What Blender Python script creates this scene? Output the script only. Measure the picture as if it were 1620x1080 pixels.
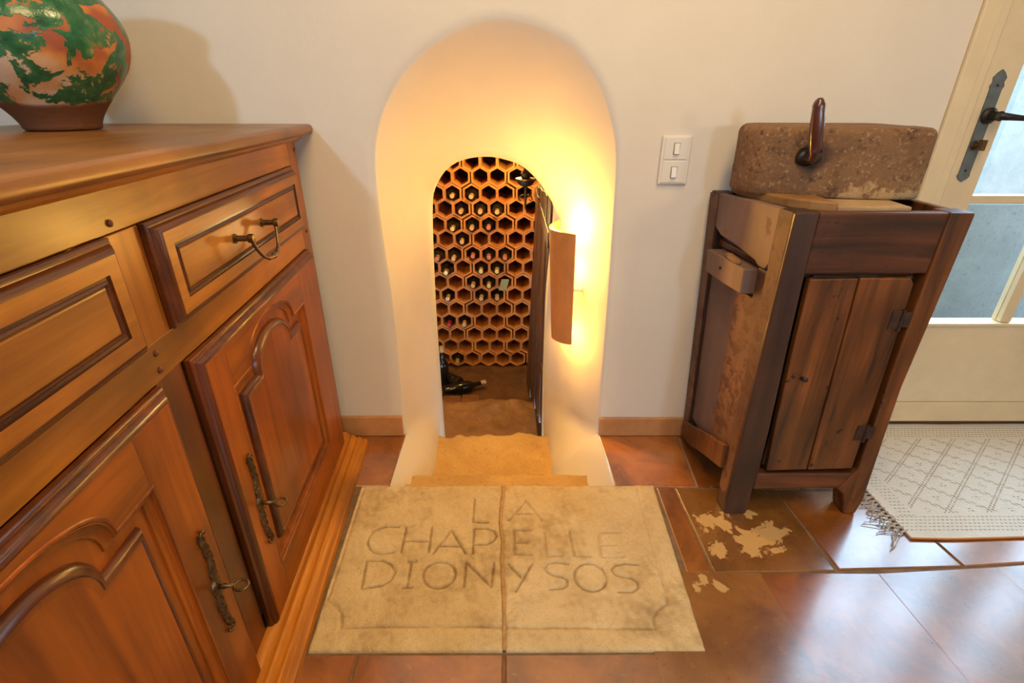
import bpy, bmesh, math, random
from mathutils import Vector, Matrix, noise
random.seed(7)
for o in list(bpy.data.objects): bpy.data.objects.remove(o)
SC = bpy.context.scene
COL = SC.collection
PI = math.pi

# ---------------------------------------------------------------- camera
cd = bpy.data.cameras.new('camera'); cam = bpy.data.objects.new('camera', cd); COL.objects.link(cam)
cd.sensor_width = 36; cd.lens = 800/1620*36; cd.clip_start = .02
B = [[0.99998, -0.000452, -0.006285], [-0.005462, 0.435242, -0.900297], [0.003143, 0.900313, 0.435231]]
mt = Matrix(B).to_4x4(); mt.translation = (0, -1.40, 1.022); cam.matrix_world = mt
SC.camera = cam
# ---------------------------------------------------------------- world and exposure
w = bpy.data.worlds.new('sky'); SC.world = w; w.use_nodes = True
bg = w.node_tree.nodes['Background']; bg.inputs[0].default_value = (.50, .75, 1, 1); bg.inputs[1].default_value = 15.0
SC.view_settings.view_transform = 'Standard'; SC.view_settings.look = 'None'
SC.view_settings.gamma = 1; SC.view_settings.use_curve_mapping = False; SC.view_settings.exposure = -0.63

sl = bpy.data.lights.new('sun', 'SUN'); sl.energy = 9; sl.angle = .01; sl.color = (1, .95, .88); so_ = bpy.data.objects.new('sun', sl); COL.objects.link(so_); so_.rotation_euler = (math.radians(38), 0, math.radians(-12))
def area(name, loc, target, sx, sy, power, col):
    l = bpy.data.lights.new(name, 'AREA'); l.shape = 'RECTANGLE'; l.size = sx; l.size_y = sy; l.energy = power; l.color = col
    o = bpy.data.objects.new(name, l); COL.objects.link(o); o.location = loc
    o.rotation_euler = (Vector(target)-Vector(loc)).to_track_quat('-Z', 'Y').to_euler(); return o
def point(name, loc, r, power, col):
    l = bpy.data.lights.new(name, 'POINT'); l.shadow_soft_size = r; l.energy = power; l.color = col
    o = bpy.data.objects.new(name, l); COL.objects.link(o); o.location = loc; return o
DAY = (.42, .68, 1); WARM = (1, .53, .095); WARM2 = (1, .68, .31)
area('window_light_left', (-1.25, -3.1, 2.2), (-.6, 0, .9), .16, .20, 46, DAY)
area('window_light_rear', (1.15, -3.1, 1.3), (.6, 0, .8), .2, .3, 22, DAY)
area('table_lamp_light', (2.1, -2.6, 1.3), (.5, 0, .9), .2, .2, 14, WARM2)
area('ceiling_lamp_light', (.1, -1.6, 2.35), (.0, -.5, 0), .6, .6, 34, WARM2)
area('ceiling_lamp_light', (.5, -.75, 2.3), (-.45, -.5, .6), .2, .2, 17, WARM2)

# ---------------------------------------------------------------- materials
def new_mat(name):
    m = bpy.data.materials.new(name); m.use_nodes = True
    nt = m.node_tree; return m, nt, nt.nodes['Principled BSDF']
def N(nt, t, **k):
    n = nt.nodes.new(t)
    for a, b in k.items(): setattr(n, a, b)
    return n
def coords(nt, scale=(1, 1, 1), rnd=True, rot=(0, 0, 0)):
    tc = N(nt, 'ShaderNodeTexCoord'); mp = N(nt, 'ShaderNodeMapping')
    mp.inputs['Scale'].default_value = scale; mp.inputs['Rotation'].default_value = rot
    src = tc.outputs['Object']
    if rnd:
        oi = N(nt, 'ShaderNodeObjectInfo'); ml = N(nt, 'ShaderNodeMath', operation='MULTIPLY'); ml.inputs[1].default_value = 37.
        nt.links.new(oi.outputs['Random'], ml.inputs[0])
        ad = N(nt, 'ShaderNodeVectorMath', operation='ADD'); nt.links.new(src, ad.inputs[0]); nt.links.new(ml.outputs[0], ad.inputs[1]); src = ad.outputs[0]
    nt.links.new(src, mp.inputs[0]); return mp.outputs[0]
def noise_n(nt, vec, scale, detail=4, rough=.55, dist=0):
    n = N(nt, 'ShaderNodeTexNoise'); n.inputs['Scale'].default_value = scale; n.inputs['Detail'].default_value = detail
    n.inputs['Roughness'].default_value = rough; n.inputs['Distortion'].default_value = dist
    nt.links.new(vec, n.inputs['Vector']); return n.outputs['Fac']
def ramp(nt, fac, stops, interp='LINEAR'):
    r = N(nt, 'ShaderNodeValToRGB'); r.color_ramp.interpolation = interp
    e = r.color_ramp.elements
    while len(e) < len(stops): e.new(.5)
    for i, (p, c) in enumerate(stops): e[i].position = p; e[i].color = (c, c, c, 1) if not isinstance(c, tuple) else (*c, 1)
    nt.links.new(fac, r.inputs[0]); return r.outputs[0]
def mix(nt, fac, a, b, blend='MIX'):
    m = N(nt, 'ShaderNodeMix', data_type='RGBA', blend_type=blend)
    for s, v in ((0, fac), (6, a), (7, b)):
        if isinstance(v, (int, float)): m.inputs[s].default_value = v
        elif isinstance(v, tuple): m.inputs[s].default_value = (*v, 1)
        else: nt.links.new(v, m.inputs[s])
    return m.outputs[2]
def math_n(nt, op, a, b=0, c=None):
    m = N(nt, 'ShaderNodeMath', operation=op)
    for s, v in ((0, a), (1, b)) + (((2, c),) if c is not None else ()):
        if isinstance(v, (int, float)): m.inputs[s].default_value = v
        else: nt.links.new(v, m.inputs[s])
    return m.outputs[0]
def bump(nt, bs, h, strength=.3, dist=.002):
    b = N(nt, 'ShaderNodeBump'); b.inputs['Strength'].default_value = strength; b.inputs['Distance'].default_value = dist
    nt.links.new(h, b.inputs['Height']); nt.links.new(b.outputs[0], bs.inputs['Normal'])
def setc(nt, bs, c):
    if isinstance(c, tuple): bs.inputs['Base Color'].default_value = (*c, 1)
    else: nt.links.new(c, bs.inputs['Base Color'])
def wood(name, dark, light, axis=2, rough=.32, coat=.25, grain=26, spots=None, bumpy=.15, rnd=True):
    m, nt, bs = new_mat(name)
    sc = [1, 1, 1]; sc[axis] = .07
    v = coords(nt, tuple(sc), rnd)
    g = noise_n(nt, v, grain, 6, .62, .6)
    v2 = coords(nt, (1, 1, 1), rnd); big = noise_n(nt, v2, 3.5, 3, .5, .4)
    col = ramp(nt, g, [(.28, dark), (.72, light)])
    sh = ramp(nt, big, [(.32, .50), (.68, 1.2)])
    col = mix(nt, 1, col, sh, 'MULTIPLY')
    if spots:
        f = noise_n(nt, v2, spots[0], 8, .7, .3); k = ramp(nt, f, [(spots[1], 0.), (spots[1]+.05, 1.)])
        col = mix(nt, k, col, spots[2])
    setc(nt, bs, col); bs.inputs['Roughness'].default_value = rough; bs.inputs['Coat Weight'].default_value = coat
    bs.inputs['Coat Roughness'].default_value = .22
    bump(nt, bs, g, bumpy, .002); return m
def plain(name, c, rough=.5, metal=0, var=.0, scale=20, b=0, bd=.002, coat=0):
    m, nt, bs = new_mat(name)
    if var or b:
        v = coords(nt); f = noise_n(nt, v, scale, 5, .6)
        col = mix(nt, 1, c, ramp(nt, f, [(.3, 1-var), (.7, 1+var*.6)]), 'MULTIPLY'); setc(nt, bs, col)
        if b: bump(nt, bs, f, b, bd)
    else: setc(nt, bs, c)
    bs.inputs['Roughness'].default_value = rough; bs.inputs['Metallic'].default_value = metal; bs.inputs['Coat Weight'].default_value = coat
    return m

def plaster_mat():
    m, nt, bs = new_mat('plaster'); v = coords(nt, rnd=False)
    a = noise_n(nt, v, 5, 5, .6, .3); b = noise_n(nt, v, 90, 4, .6)
    setc(nt, bs, mix(nt, a, (.66, .59, .48), (.74, .67, .56)))
    h = math_n(nt, 'ADD', a, math_n(nt, 'MULTIPLY', b, .02))
    bs.inputs['Roughness'].default_value = .75; bump(nt, bs, h, .22, .015); return m
M = {}
M['plaster'] = plaster_mat()
M['oak_v'] = wood('waxed_fruitwood_upright', (.17, .036, .002), (.47, .145, .010), 2, .33, .12)
M['oak_h'] = wood('waxed_fruitwood_lengthwise', (.20, .050, .003), (.52, .190, .016), 1, .33, .12)
M['oak_red'] = wood('warm_lit_fruitwood', (.15, .026, .0015), (.44, .108, .006), 2, .33, .12)  # redder copy for the doors: warm light put into the wood colour
M['oak_warmlit_h'] = wood('warm_lit_rail', (.16, .032, .002), (.46, .122, .008), 1, .33, .12)  # door rails, reddened by the same painted warm light
M['oak_top'] = wood('waxed_tabletop', (.17, .060, .010), (.40, .165, .032), 1, .36, .1)
M['oak_dark'] = wood('shade_dark_moulding', (.05, .012, .003), (.17, .04, .007), 1, .3, .25)  # darkened copy: shade of the moulding grooves put into the wood colour
M['oak_darkv'] = wood('shade_dark_moulding_upright', (.05, .012, .003), (.19, .04, .005), 2, .3, .25)  # upright grain, same groove shade painted in
M['rustic_v'] = wood('rustic_brown_wood_upright', (.018, .006, .002), (.25, .078, .014), 2, .42, .12, 30, (24, .62, (.010, .004, .002)), .6)
M['rustic_h'] = wood('rustic_brown_wood_lengthwise', (.016, .005, .003), (.17, .050, .013), 0, .42, .12, 30, (24, .62, (.010, .004, .002)), .6)
M['rustic_dk'] = wood('rustic_post', (.018, .008, .005), (.085, .030, .014), 2, .5, .1, 22, None, .4)
M['worm'] = wood('wormeaten_painted_wood', (.11, .048, .022), (.23, .10, .05), 2, .6, 0, 18, (26, .50, (.085, .028, .012)), .6)
M['mauve'] = wood('faded_mauve_painted_board', (.13, .075, .055), (.20, .118, .09), 2, .6, 0, 14, (9, .62, (.09, .032, .015)), .4)
M['palewood'] = wood('pale_worn_wood', (.15, .068, .018), (.30, .145, .045), 0, .6, 0, 18, None, .4)
M['cellar_wood'] = wood('dark_cellar_planks', (.028, .010, .004), (.13, .045, .014), 2, .55, .1, 24, None, .5)
M['iron'] = plain('blackened_iron', (.05, .042, .035), .45, .8, .4, 60, .3)
M['rustiron'] = plain('rusty_brown_iron', (.060, .032, .020), .6, .4, .5, 60, .4)
M['oldbrick'] = plain('old_dusty_brick', (.20, .075, .025), .85, 0, .4, 20, .5)
M['brass'] = plain('aged_brass', (.17, .115, .055), .36, .9, .5, 70, .3)
M['greyiron'] = plain('grey_blue_iron_plate', (.14, .17, .18), .5, .5, .25, 50, .15)
M['cream'] = plain('cream_door_paint', (.72, .58, .36), .42, 0, .08, 8, .08, .004)
M['gapbrown'] = plain('brown_weather_seal', (.34, .17, .06), .6)
M['white_plastic'] = plain('ivory_switch_plastic', (.72, .66, .56), .3)
M['switch_gap'] = plain('switch_shadow_line', (.30, .26, .20), .5)
M['plinth_tile'] = plain('ochre_skirting_tile', (.50, .235, .085), .5, 0, .25, 12, .2)
M['grout'] = plain('floor_grout', (.20, .12, .065), .8, 0, .3, 40, .5)
M['joint_mortar'] = plain('ochre_joint_mortar', (.44, .26, .10), .8, 0, .3, 60, .6)
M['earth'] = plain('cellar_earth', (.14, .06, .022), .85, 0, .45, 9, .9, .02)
M['lampbulb'] = new_mat('glowing_bulb')[0]
nb = M['lampbulb'].node_tree.nodes['Principled BSDF']; nb.inputs['Emission Color'].default_value = (1, .75, .4, 1); nb.inputs['Emission Strength'].default_value = 25

def tile_mat(name, dark, light, flake=None):
    m, nt, bs = new_mat(name); v = coords(nt); a = noise_n(nt, v, 6, 6, .65, .6); f = noise_n(nt, v, 45, 5, .7)
    oi = N(nt, 'ShaderNodeObjectInfo')
    col = ramp(nt, a, [(.28, dark), (.72, light)])
    col = mix(nt, 1, col, ramp(nt, oi.outputs['Random'], [(0, .78), (1, 1.25)]), 'MULTIPLY')
    col = mix(nt, ramp(nt, f, [(.62, 0.), (.75, .5)]), col, (.5, .27, .10))
    h = math_n(nt, 'ADD', a, math_n(nt, 'MULTIPLY', f, .15))
    rough = ramp(nt, f, [(.3, .25), (.75, .45)])
    if flake:
        vw = coords(nt, rnd=False); acc = None
        for (x, y, r) in flake:
            d = N(nt, 'ShaderNodeVectorMath', operation='DISTANCE'); nt.links.new(vw, d.inputs[0]); d.inputs[1].default_value = (x, y, 0)
            k = math_n(nt, 'SUBTRACT', 1, math_n(nt, 'DIVIDE', d.outputs['Value'], r))
            acc = k if acc is None else math_n(nt, 'MAXIMUM', acc, k)
        fn = noise_n(nt, vw, 17, 7, .66, .35)
        mk = math_n(nt, 'ADD', math_n(nt, 'MULTIPLY', math_n(nt, 'MAXIMUM', acc, -.3), .45), fn)
        k = ramp(nt, mk, [(.80, 0.), (.81, 1.)])
        col = mix(nt, k, col, (.55, .34, .13)); rough = mix(nt, k, rough, (.6, .6, .6))
        h = math_n(nt, 'SUBTRACT', h, math_n(nt, 'MULTIPLY', k, .3))
    setc(nt, bs, col); nt.links.new(rough, bs.inputs['Roughness']); bs.inputs['Coat Weight'].default_value = 1; bs.inputs['Coat Roughness'].default_value = .19; bs.inputs['Coat IOR'].default_value = 2.0
    bs.inputs['Specular IOR Level'].default_value = .6
    bump(nt, bs, h, .25, .006); return m
M['tile'] = tile_mat('waxed_terracotta', (.085, .022, .003), (.40, .130, .020))
M['tile_flaked'] = tile_mat('waxed_terracotta_flaked', (.11, .036, .006), (.32, .135, .03), [(.56, -.40, .12), (.62, -.46, .12), (.70, -.43, .10), (.53, -.49, .07), (.49, -.60, .06), (.45, -.585, .05), (.65, -.37, .06)])

def stone_mat(name, a, b, spk, sc=40, bs_=.5, rough=.75, patch=None, d=.003):
    m, nt, bs = new_mat(name); v = coords(nt, rnd=False)
    n1 = noise_n(nt, v, 7, 6, .65, .4); n2 = noise_n(nt, v, sc*3, 4, .7); n3 = noise_n(nt, v, sc, 3, .6)
    col = mix(nt, ramp(nt, n1, [(.3, 0.), (.7, 1.)]), a, b)
    col = mix(nt, ramp(nt, n2, [(.56, 0.), (.70, .75)]), col, spk)
    if patch:
        col = mix(nt, ramp(nt, n3, [(.35, .0), (.65, .6)]), col, patch)
    setc(nt, bs, col); bs.inputs['Roughness'].default_value = rough
    h = math_n(nt, 'ADD', n3, math_n(nt, 'MULTIPLY', n2, .6)); bump(nt, bs, h, bs_, d); return m
def quern_mat():
    m, nt, bs = new_mat('speckled_millstone'); v = coords(nt, rnd=False)
    n1 = noise_n(nt, v, 9, 5, .6, .3); n2 = noise_n(nt, v, 120, 3, .7); n3 = noise_n(nt, v, 60, 4, .65)
    col = mix(nt, ramp(nt, n1, [(.3, 0.), (.7, 1.)]), (.14, .068, .026), (.24, .125, .055))
    col = mix(nt, ramp(nt, n3, [(.30, 1.), (.44, 0.)]), col, (.055, .028, .018))
    col = mix(nt, ramp(nt, n2, [(.57, 0.), (.70, .7)]), col, (.42, .27, .15))
    d = N(nt, 'ShaderNodeVectorMath', operation='DISTANCE'); nt.links.new(v, d.inputs[0]); d.inputs[1].default_value = (-.075, -.085, .105)
    k = math_n(nt, 'ADD', math_n(nt, 'DIVIDE', d.outputs['Value'], .06), math_n(nt, 'MULTIPLY', n1, .8))
    col = mix(nt, ramp(nt, k, [(.75, .8), (1.15, 0.)]), col, (.035, .02, .014))     # oily stain round the crank socket
    sp = N(nt, 'ShaderNodeSeparateXYZ'); nt.links.new(v, sp.inputs[0])
    kz = math_n(nt, 'ADD', math_n(nt, 'DIVIDE', sp.outputs[2], .055), math_n(nt, 'MULTIPLY', math_n(nt, 'SUBTRACT', .5, noise_n(nt, v, 16, 5, .6)), 5))
    kx = math_n(nt, 'GREATER_THAN', sp.outputs[0], -.03)
    col = mix(nt, math_n(nt, 'MULTIPLY', kx, ramp(nt, kz, [(.45, .8), (.75, 0.)])), col, (.50, .34, .16))   # chipped pale patches low down
    setc(nt, bs, col); bs.inputs['Roughness'].default_value = .85
    bump(nt, bs, math_n(nt, 'ADD', n3, math_n(nt, 'MULTIPLY', n2, .6)), .8, .003); return m
def slab_mat():
    m = stone_mat('pale_limestone', (.50, .345, .15), (.76, .60, .34), (.36, .23, .09), 80, 1., .85, (.66, .50, .27), .004)
    nt = m.node_tree; bs = nt.nodes['Principled BSDF']; src = bs.inputs['Base Color'].links[0].from_socket
    at = N(nt, 'ShaderNodeAttribute'); at.attribute_name = 'groove_shade_mottle'
    setc(nt, bs, mix(nt, at.outputs['Fac'], src, (.24, .135, .05))); return m  # darkens the carving: groove shade put into the colour, plus mottling
M['slab'] = slab_mat()
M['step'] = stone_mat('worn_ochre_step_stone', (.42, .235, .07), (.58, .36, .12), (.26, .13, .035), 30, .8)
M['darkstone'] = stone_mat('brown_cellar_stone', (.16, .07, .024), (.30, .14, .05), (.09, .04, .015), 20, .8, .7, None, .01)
M['quern'] = stone_mat('speckled_brown_millstone', (.16, .085, .045), (.27, .16, .095), (.44, .30, .19), 30, .7, .85, (.085, .045, .028), .003)
M['quern'] = quern_mat()
M['quern_rub'] = stone_mat('pale_worn_stone_patch', (.30, .18, .09), (.48, .33, .17), (.5, .36, .2), 40, .6, .85)
M['terracotta'] = plain('fired_terracotta', (.56, .20, .032), .6, 0, .3, 14, .3)
M['terracotta_in'] = plain('terracotta_inside', (.30, .11, .04), .75, 0, .3, 20, .3)
M['sconce'] = plain('terracotta_roof_tile', (.58, .22, .055), .6, 0, .22, 8, .25)
M['capsule_tan'] = plain('tan_capsule', (.55, .34, .16), .4, .1, .2, 60)
M['capsule_red'] = plain('red_capsule', (.45, .02, .02), .4, .1)
M['capsule_pink'] = plain('wax_pink_capsule', (.50, .16, .10), .4)
M['capsule_gold'] = plain('gold_capsule', (.66, .48, .18), .35, .4)
M['bottle'] = plain('dark_bottle_glass', (.012, .010, .006), .12, 0)
M['cardpanel'] = plain('olive_card', (.28, .27, .13), .6)
M['shadedark'] = plain('rack_shadow_back', (.03, .014, .008), .9)  # near-black colour standing in for shade deep in the cells
M['stucco'] = stone_mat('grey_blue_stucco', (.16, .17, .16), (.22, .225, .21), (.11, .115, .11), 20, .5, .9)
M['terrace'] = stone_mat('pale_terrace_stone', (.21, .19, .165), (.27, .245, .22), (.16, .145, .13), 20, .3, .9)
M['leaf'] = plain('green_foliage', (.10, .28, .08), .6, 0, .5, 30)
M['red_wood'] = wood('polished_reddish_handle_wood', (.05, .014, .010), (.13, .035, .022), 2, .25, .6, 30)
M['rub'] = plain('grey_scuff', (.30, .22, .15), .7)
M['glass'] = new_mat('door_glass')[0]
nt = M['glass'].node_tree; nt.nodes.remove(nt.nodes['Principled BSDF'])
tr = N(nt, 'ShaderNodeBsdfTransparent'); gl = N(nt, 'ShaderNodeBsdfGlossy'); gl.inputs['Roughness'].default_value = .03
fr = N(nt, 'ShaderNodeFresnel'); fr.inputs[0].default_value = 1.45; mx = N(nt, 'ShaderNodeMixShader')
ge = N(nt, 'ShaderNodeNewGeometry'); fk = math_n(nt, 'MULTIPLY', fr.outputs[0], math_n(nt, 'SUBTRACT', 1, ge.outputs['Backfacing'])); nt.links.new(fk, mx.inputs[0]); nt.links.new(tr.outputs[0], mx.inputs[1]); nt.links.new(gl.outputs[0], mx.inputs[2]); nt.links.new(mx.outputs[0], nt.nodes['Material Output'].inputs[0])

def jug_mat():
    m, nt, bs = new_mat('flaking_green_glaze'); v = coords(nt, rnd=False)
    a = noise_n(nt, v, 15, 6, .6, .5); b = noise_n(nt, v, 34, 5, .65, .3); c = noise_n(nt, v, 9, 3, .5)
    green = ramp(nt, b, [(.3, (.008, .055, .022)), (.5, (.020, .12, .05)), (.68, (.09, .19, .07))])
    bare = ramp(nt, c, [(.38, (.28, .07, .03)), (.48, (.52, .19, .045)), (.56, (.56, .30, .13)), (.62, (.60, .42, .27))])
    k = ramp(nt, a, [(.525, 0.), (.54, 1.)])
    k2 = ramp(nt, b, [(.60, 0.), (.615, 1.)])
    kk = math_n(nt, 'MAXIMUM', k, k2)
    col = mix(nt, kk, green, bare)
    sp = N(nt, 'ShaderNodeSeparateXYZ'); nt.links.new(v, sp.inputs[0])
    zz = math_n(nt, 'ADD', sp.outputs[2], math_n(nt, 'MULTIPLY', c, .03))
    kz = ramp(nt, zz, [(.062, 0.), (.065, 1.)])
    col = mix(nt, kz, (.13, .045, .014), col)
    setc(nt, bs, col)
    r = math_n(nt, 'ADD', .2, math_n(nt, 'MULTIPLY', kk, .4)); r2 = mix(nt, kz, (.7, .7, .7), r); nt.links.new(r2, bs.inputs['Roughness'])
    bump(nt, bs, math_n(nt, 'SUBTRACT', b, math_n(nt, 'MULTIPLY', kk, .6)), .35, .004); return m
M['jug'] = jug_mat()

def rug_mat():
    m, nt, bs = new_mat('cream_woven_rug'); tc = N(nt, 'ShaderNodeTexCoord'); sp = N(nt, 'ShaderNodeSeparateXYZ'); nt.links.new(tc.outputs['Object'], sp.inputs[0])
    x, y = sp.outputs[0], sp.outputs[1]          # rug frame: x along wall, y from front edge
    def band(v, per, wd, off=0):
        fr = math_n(nt, 'FRACT', math_n(nt, 'DIVIDE', math_n(nt, 'ADD', v, off), per)); return math_n(nt, 'LESS_THAN', fr, wd)
    def rng(v, a, b): return math_n(nt, 'MULTIPLY', math_n(nt, 'GREATER_THAN', v, a), math_n(nt, 'LESS_THAN', v, b))
    dash = band(math_n(nt, 'ADD', x, math_n(nt, 'MULTIPLY', y, .35)), .012, .62)
    front = math_n(nt, 'MULTIPLY', rng(y, .018, .078), band(y, .0115, .28))
    back = math_n(nt, 'MULTIPLY', rng(y, .42, .48), band(y, .0115, .28))
    left = math_n(nt, 'MULTIPLY', math_n(nt, 'MULTIPLY', rng(x, .035, .075), band(y, .0125, .25)), rng(y, .07, .42))
    ins = math_n(nt, 'MULTIPLY', math_n(nt, 'GREATER_THAN', x, .085), rng(y, .085, .415))
    y2 = math_n(nt, 'MULTIPLY', y, 1.2)
    p = math_n(nt, 'ADD', x, y2); q = math_n(nt, 'SUBTRACT', x, y2)
    def cell(v):
        fr = math_n(nt, 'FRACT', math_n(nt, 'DIVIDE', math_n(nt, 'ADD', v, 5), .115)); return fr
    fp, fq = cell(p), cell(q)
    l1 = math_n(nt, 'MAXIMUM', math_n(nt, 'LESS_THAN', fp, .05), rng(fp, .10, .15)); l2 = math_n(nt, 'MAXIMUM', math_n(nt, 'LESS_THAN', fq, .05), rng(fq, .10, .15))
    mot = math_n(nt, 'MULTIPLY', math_n(nt, 'MULTIPLY', rng(fp, .47, .7), rng(fq, .47, .7)), band(y, .009, .35))
    dia = math_n(nt, 'MULTIPLY', ins, math_n(nt, 'MAXIMUM', math_n(nt, 'MAXIMUM', l1, l2), mot))
    k = math_n(nt, 'MULTIPLY', math_n(nt, 'MAXIMUM', math_n(nt, 'MAXIMUM', front, back), math_n(nt, 'MAXIMUM', left, dia)), dash)
    vv = tc.outputs['Object']; nz = noise_n(nt, vv, 60, 3); k = math_n(nt, 'MULTIPLY', k, ramp(nt, nz, [(.3, .45), (.55, 1.)]))
    sp2 = ramp(nt, noise_n(nt, vv, 34, 1), [(.80, 0.), (.82, 1.)])
    col = mix(nt, k, (.74, .72, .66), (.34, .27, .19)); col = mix(nt, sp2, col, (.12, .10, .08))
    setc(nt, bs, col); bs.inputs['Roughness'].default_value = .9
    wv = math_n(nt, 'SINE', math_n(nt, 'MULTIPLY', y, 1500)); wx = math_n(nt, 'SINE', math_n(nt, 'MULTIPLY', x, 1100))
    bump(nt, bs, math_n(nt, 'ADD', math_n(nt, 'ADD', wv, wx), math_n(nt, 'MULTIPLY', k, -3)), .4, .0012); return m
M['rug'] = rug_mat()
M['fringe'] = plain('knotted_fringe_yarn', (.50, .44, .36), .9, 0, .4, 60)

# ---------------------------------------------------------------- mesh helpers
class MB:
    def __init__(s): s.v = []; s.f = []
    def add(s, vs, fs):
        n = len(s.v); s.v += [tuple(p) for p in vs]; s.f += [tuple(i+n for i in f) for f in fs]; return s
    def box(s, x0, x1, y0, y1, z0, z1, fn=None):
        vs = [(x, y, z) for x in (x0, x1) for y in (y0, y1) for z in (z0, z1)]
        if fn: vs = [fn(*p) for p in vs]
        return s.add(vs, [(0, 1, 3, 2), (4, 6, 7, 5), (0, 4, 5, 1), (2, 3, 7, 6), (0, 2, 6, 4), (1, 5, 7, 3)])
    def prism(s, poly, a, b, mapf):
        n = len(poly); vs = [mapf(p, a) for p in poly]+[mapf(p, b) for p in poly]
        return s.add(vs, [tuple(range(n))[::-1], tuple(range(n, 2*n))]+[(i, (i+1) % n, (i+1) % n+n, i+n) for i in range(n)])
    def rings(s, rings, close=True, cap0=False, cap1=False):
        n = len(rings[0]); vs = [p for r in rings for p in r]; fs = []
        for k in range(len(rings)-1):
            for i in range(n if close else n-1):
                j = (i+1) % n; fs.append((k*n+i, k*n+j, (k+1)*n+j, (k+1)*n+i))
        if cap0: fs.append(tuple(range(n))[::-1])
        if cap1: fs.append(tuple(range((len(rings)-1)*n, len(rings)*n)))
        return s.add(vs, fs)
    def lathe(s, prof, n=24, mapf=None):
        rs = []
        for r, z in prof:
            rs.append([((math.cos(2*PI*i/n)*r), math.sin(2*PI*i/n)*r, z) for i in range(n)])
        if mapf: rs = [[mapf(*p) for p in r] for r in rs]
        return s.rings(rs, True, True, True)
    def tube(s, pts, rad, n=8):
        pts = [Vector(p) for p in pts]; rs = []
        up = None
        for i, p in enumerate(pts):
            t = (pts[min(i+1, len(pts)-1)]-pts[max(i-1, 0)]).normalized()
            if up is None: up = t.orthogonal().normalized()
            u = (up-t*up.dot(t)).normalized(); up = u; w_ = t.cross(u)
            r = rad[i] if isinstance(rad, (list, tuple)) else rad
            rs.append([tuple(p+(u*math.cos(2*PI*k/n)+w_*math.sin(2*PI*k/n))*r) for k in range(n)])
        return s.rings(rs, True, True, True)
    def obj(s, name, mat, parent=None, smooth=False, bevel=0, seg=2, loc=None, fix=True):
        me = bpy.data.meshes.new(name); me.from_pydata(s.v, [], s.f)
        bm = bmesh.new(); bm.from_mesh(me)
        if fix: bmesh.ops.recalc_face_normals(bm, faces=bm.faces)
        bm.to_mesh(me); bm.free()
        if mat: me.materials.append(M[mat] if isinstance(mat, str) else mat)
        if smooth:
            me.shade_smooth()
            if smooth != 'all': me.set_sharp_from_angle(angle=math.radians(40))
        o = bpy.data.objects.new(name, me); COL.objects.link(o)
        if parent: o.parent = parent
        if loc: o.location = loc
        if bevel:
            b = o.modifiers.new('bevel', 'BEVEL'); b.width = bevel; b.segments = seg; b.limit_method = 'ANGLE'
        return o
def tag(o, label=None, cat=None, group=None, kind=None):
    if label: o['label'] = label
    if cat: o['category'] = cat
    if group: o['group'] = group
    if kind: o['kind'] = kind
    return o
def thing(name, loc=(0, 0, 0), rz=0, **k):
    o = bpy.data.objects.new(name, None); COL.objects.link(o); o.location = loc; o.rotation_euler = (0, 0, rz); o.empty_display_size = .05
    return tag(o, **k)
def shared(o, name, loc, parent=None, rot=None):
    c = o.copy(); c.name = name; COL.objects.link(c); c.location = loc
    if parent: c.parent = parent
    if rot: c.rotation_euler = rot
    return c
def catmull(P, n):
    P = [Vector(p) for p in P]; out = []
    E_ = [P[0]*2-P[1]]+P+[P[-1]*2-P[-2]]
    for i in range(1, len(E_)-2):
        a, b, c, d = E_[i-1:i+3]
        for k in range(16):
            t = k/16; out.append(.5*((2*b)+(-a+c)*t+(2*a-5*b+4*c-d)*t*t+(-a+3*b-3*c+d)*t**3))
    out.append(P[-1]); L = [0]
    for i in range(1, len(out)): L.append(L[-1]+(out[i]-out[i-1]).length)
    res = []; j = 0
    for k in range(n):
        s_ = L[-1]*k/(n-1)
        while j < len(L)-2 and L[j+1] < s_: j += 1
        u = (s_-L[j])/max(1e-9, L[j+1]-L[j]); res.append(out[j].lerp(out[j+1], min(1, u)))
    return res

# ================================================================ SETTING
# ---- back wall with the niche (one surface: wall, splayed reveal, back of the wall)
OUT = [(-.262, -.36), (-.268, -.19), (-.30, -.09), (-.345, 0), (-.349, .071), (-.345, .3), (-.345, .49), (-.353, .70), (-.352, .86), (-.334, .953), (-.294, 1.03), (-.238, 1.095), (-.158, 1.150), (-.06, 1.186),
       (.045, 1.182), (.144, 1.140), (.22, 1.062), (.262, .97), (.283, .879), (.289, .714), (.295, .43), (.298, .066), (.298, 0), (.225, -.09), (.158, -.19), (.152, -.36)]
INN = [(-.279, -.36), (-.280, -.232), (-.281, -.05), (-.281, .037), (-.2815, .17), (-.281, .302), (-.277, .5), (-.268, .688), (-.249, .749), (-.214, .798), (-.172, .831), (-.121, .847), (-.075, .851),
       (-.030, .847), (.040, .824), (.092, .780), (.130, .730), (.153, .689), (.157, .647), (.149, .5), (.141, .352), (.140, .2), (.140, .037), (.141, -.08), (.143, -.232), (.145, -.36)]
NO = 120
so = catmull([(x, 0, z) for x, z in OUT], NO); si = catmull([(x, .3, z) for x, z in INN], NO)
def rect_map(p, x0, x1, z0, z1):     # radial map of the outline on to the wall's rectangle
    c = Vector((-.03, 0, .45)); d = Vector((p.x-c.x, 0, p.z-c.z)); t = 1e9
    if d.z <= 0: return Vector((x0 if d.x < 0 else x1, 0, c.z+(z0-c.z)*min(1, d.z/(-.36-c.z))))
    if d.x > 1e-6: t = min(t, (x1-c.x)/d.x)
    if d.x < -1e-6: t = min(t, (x0-c.x)/d.x)
    if d.z > 1e-6: t = min(t, (z1-c.z)/d.z)
    q = c+d*t; return Vector((q.x, 0, q.z))
def wob(p, a=.004, s=5.0): return a*noise.noise(Vector(p)*s)
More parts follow.
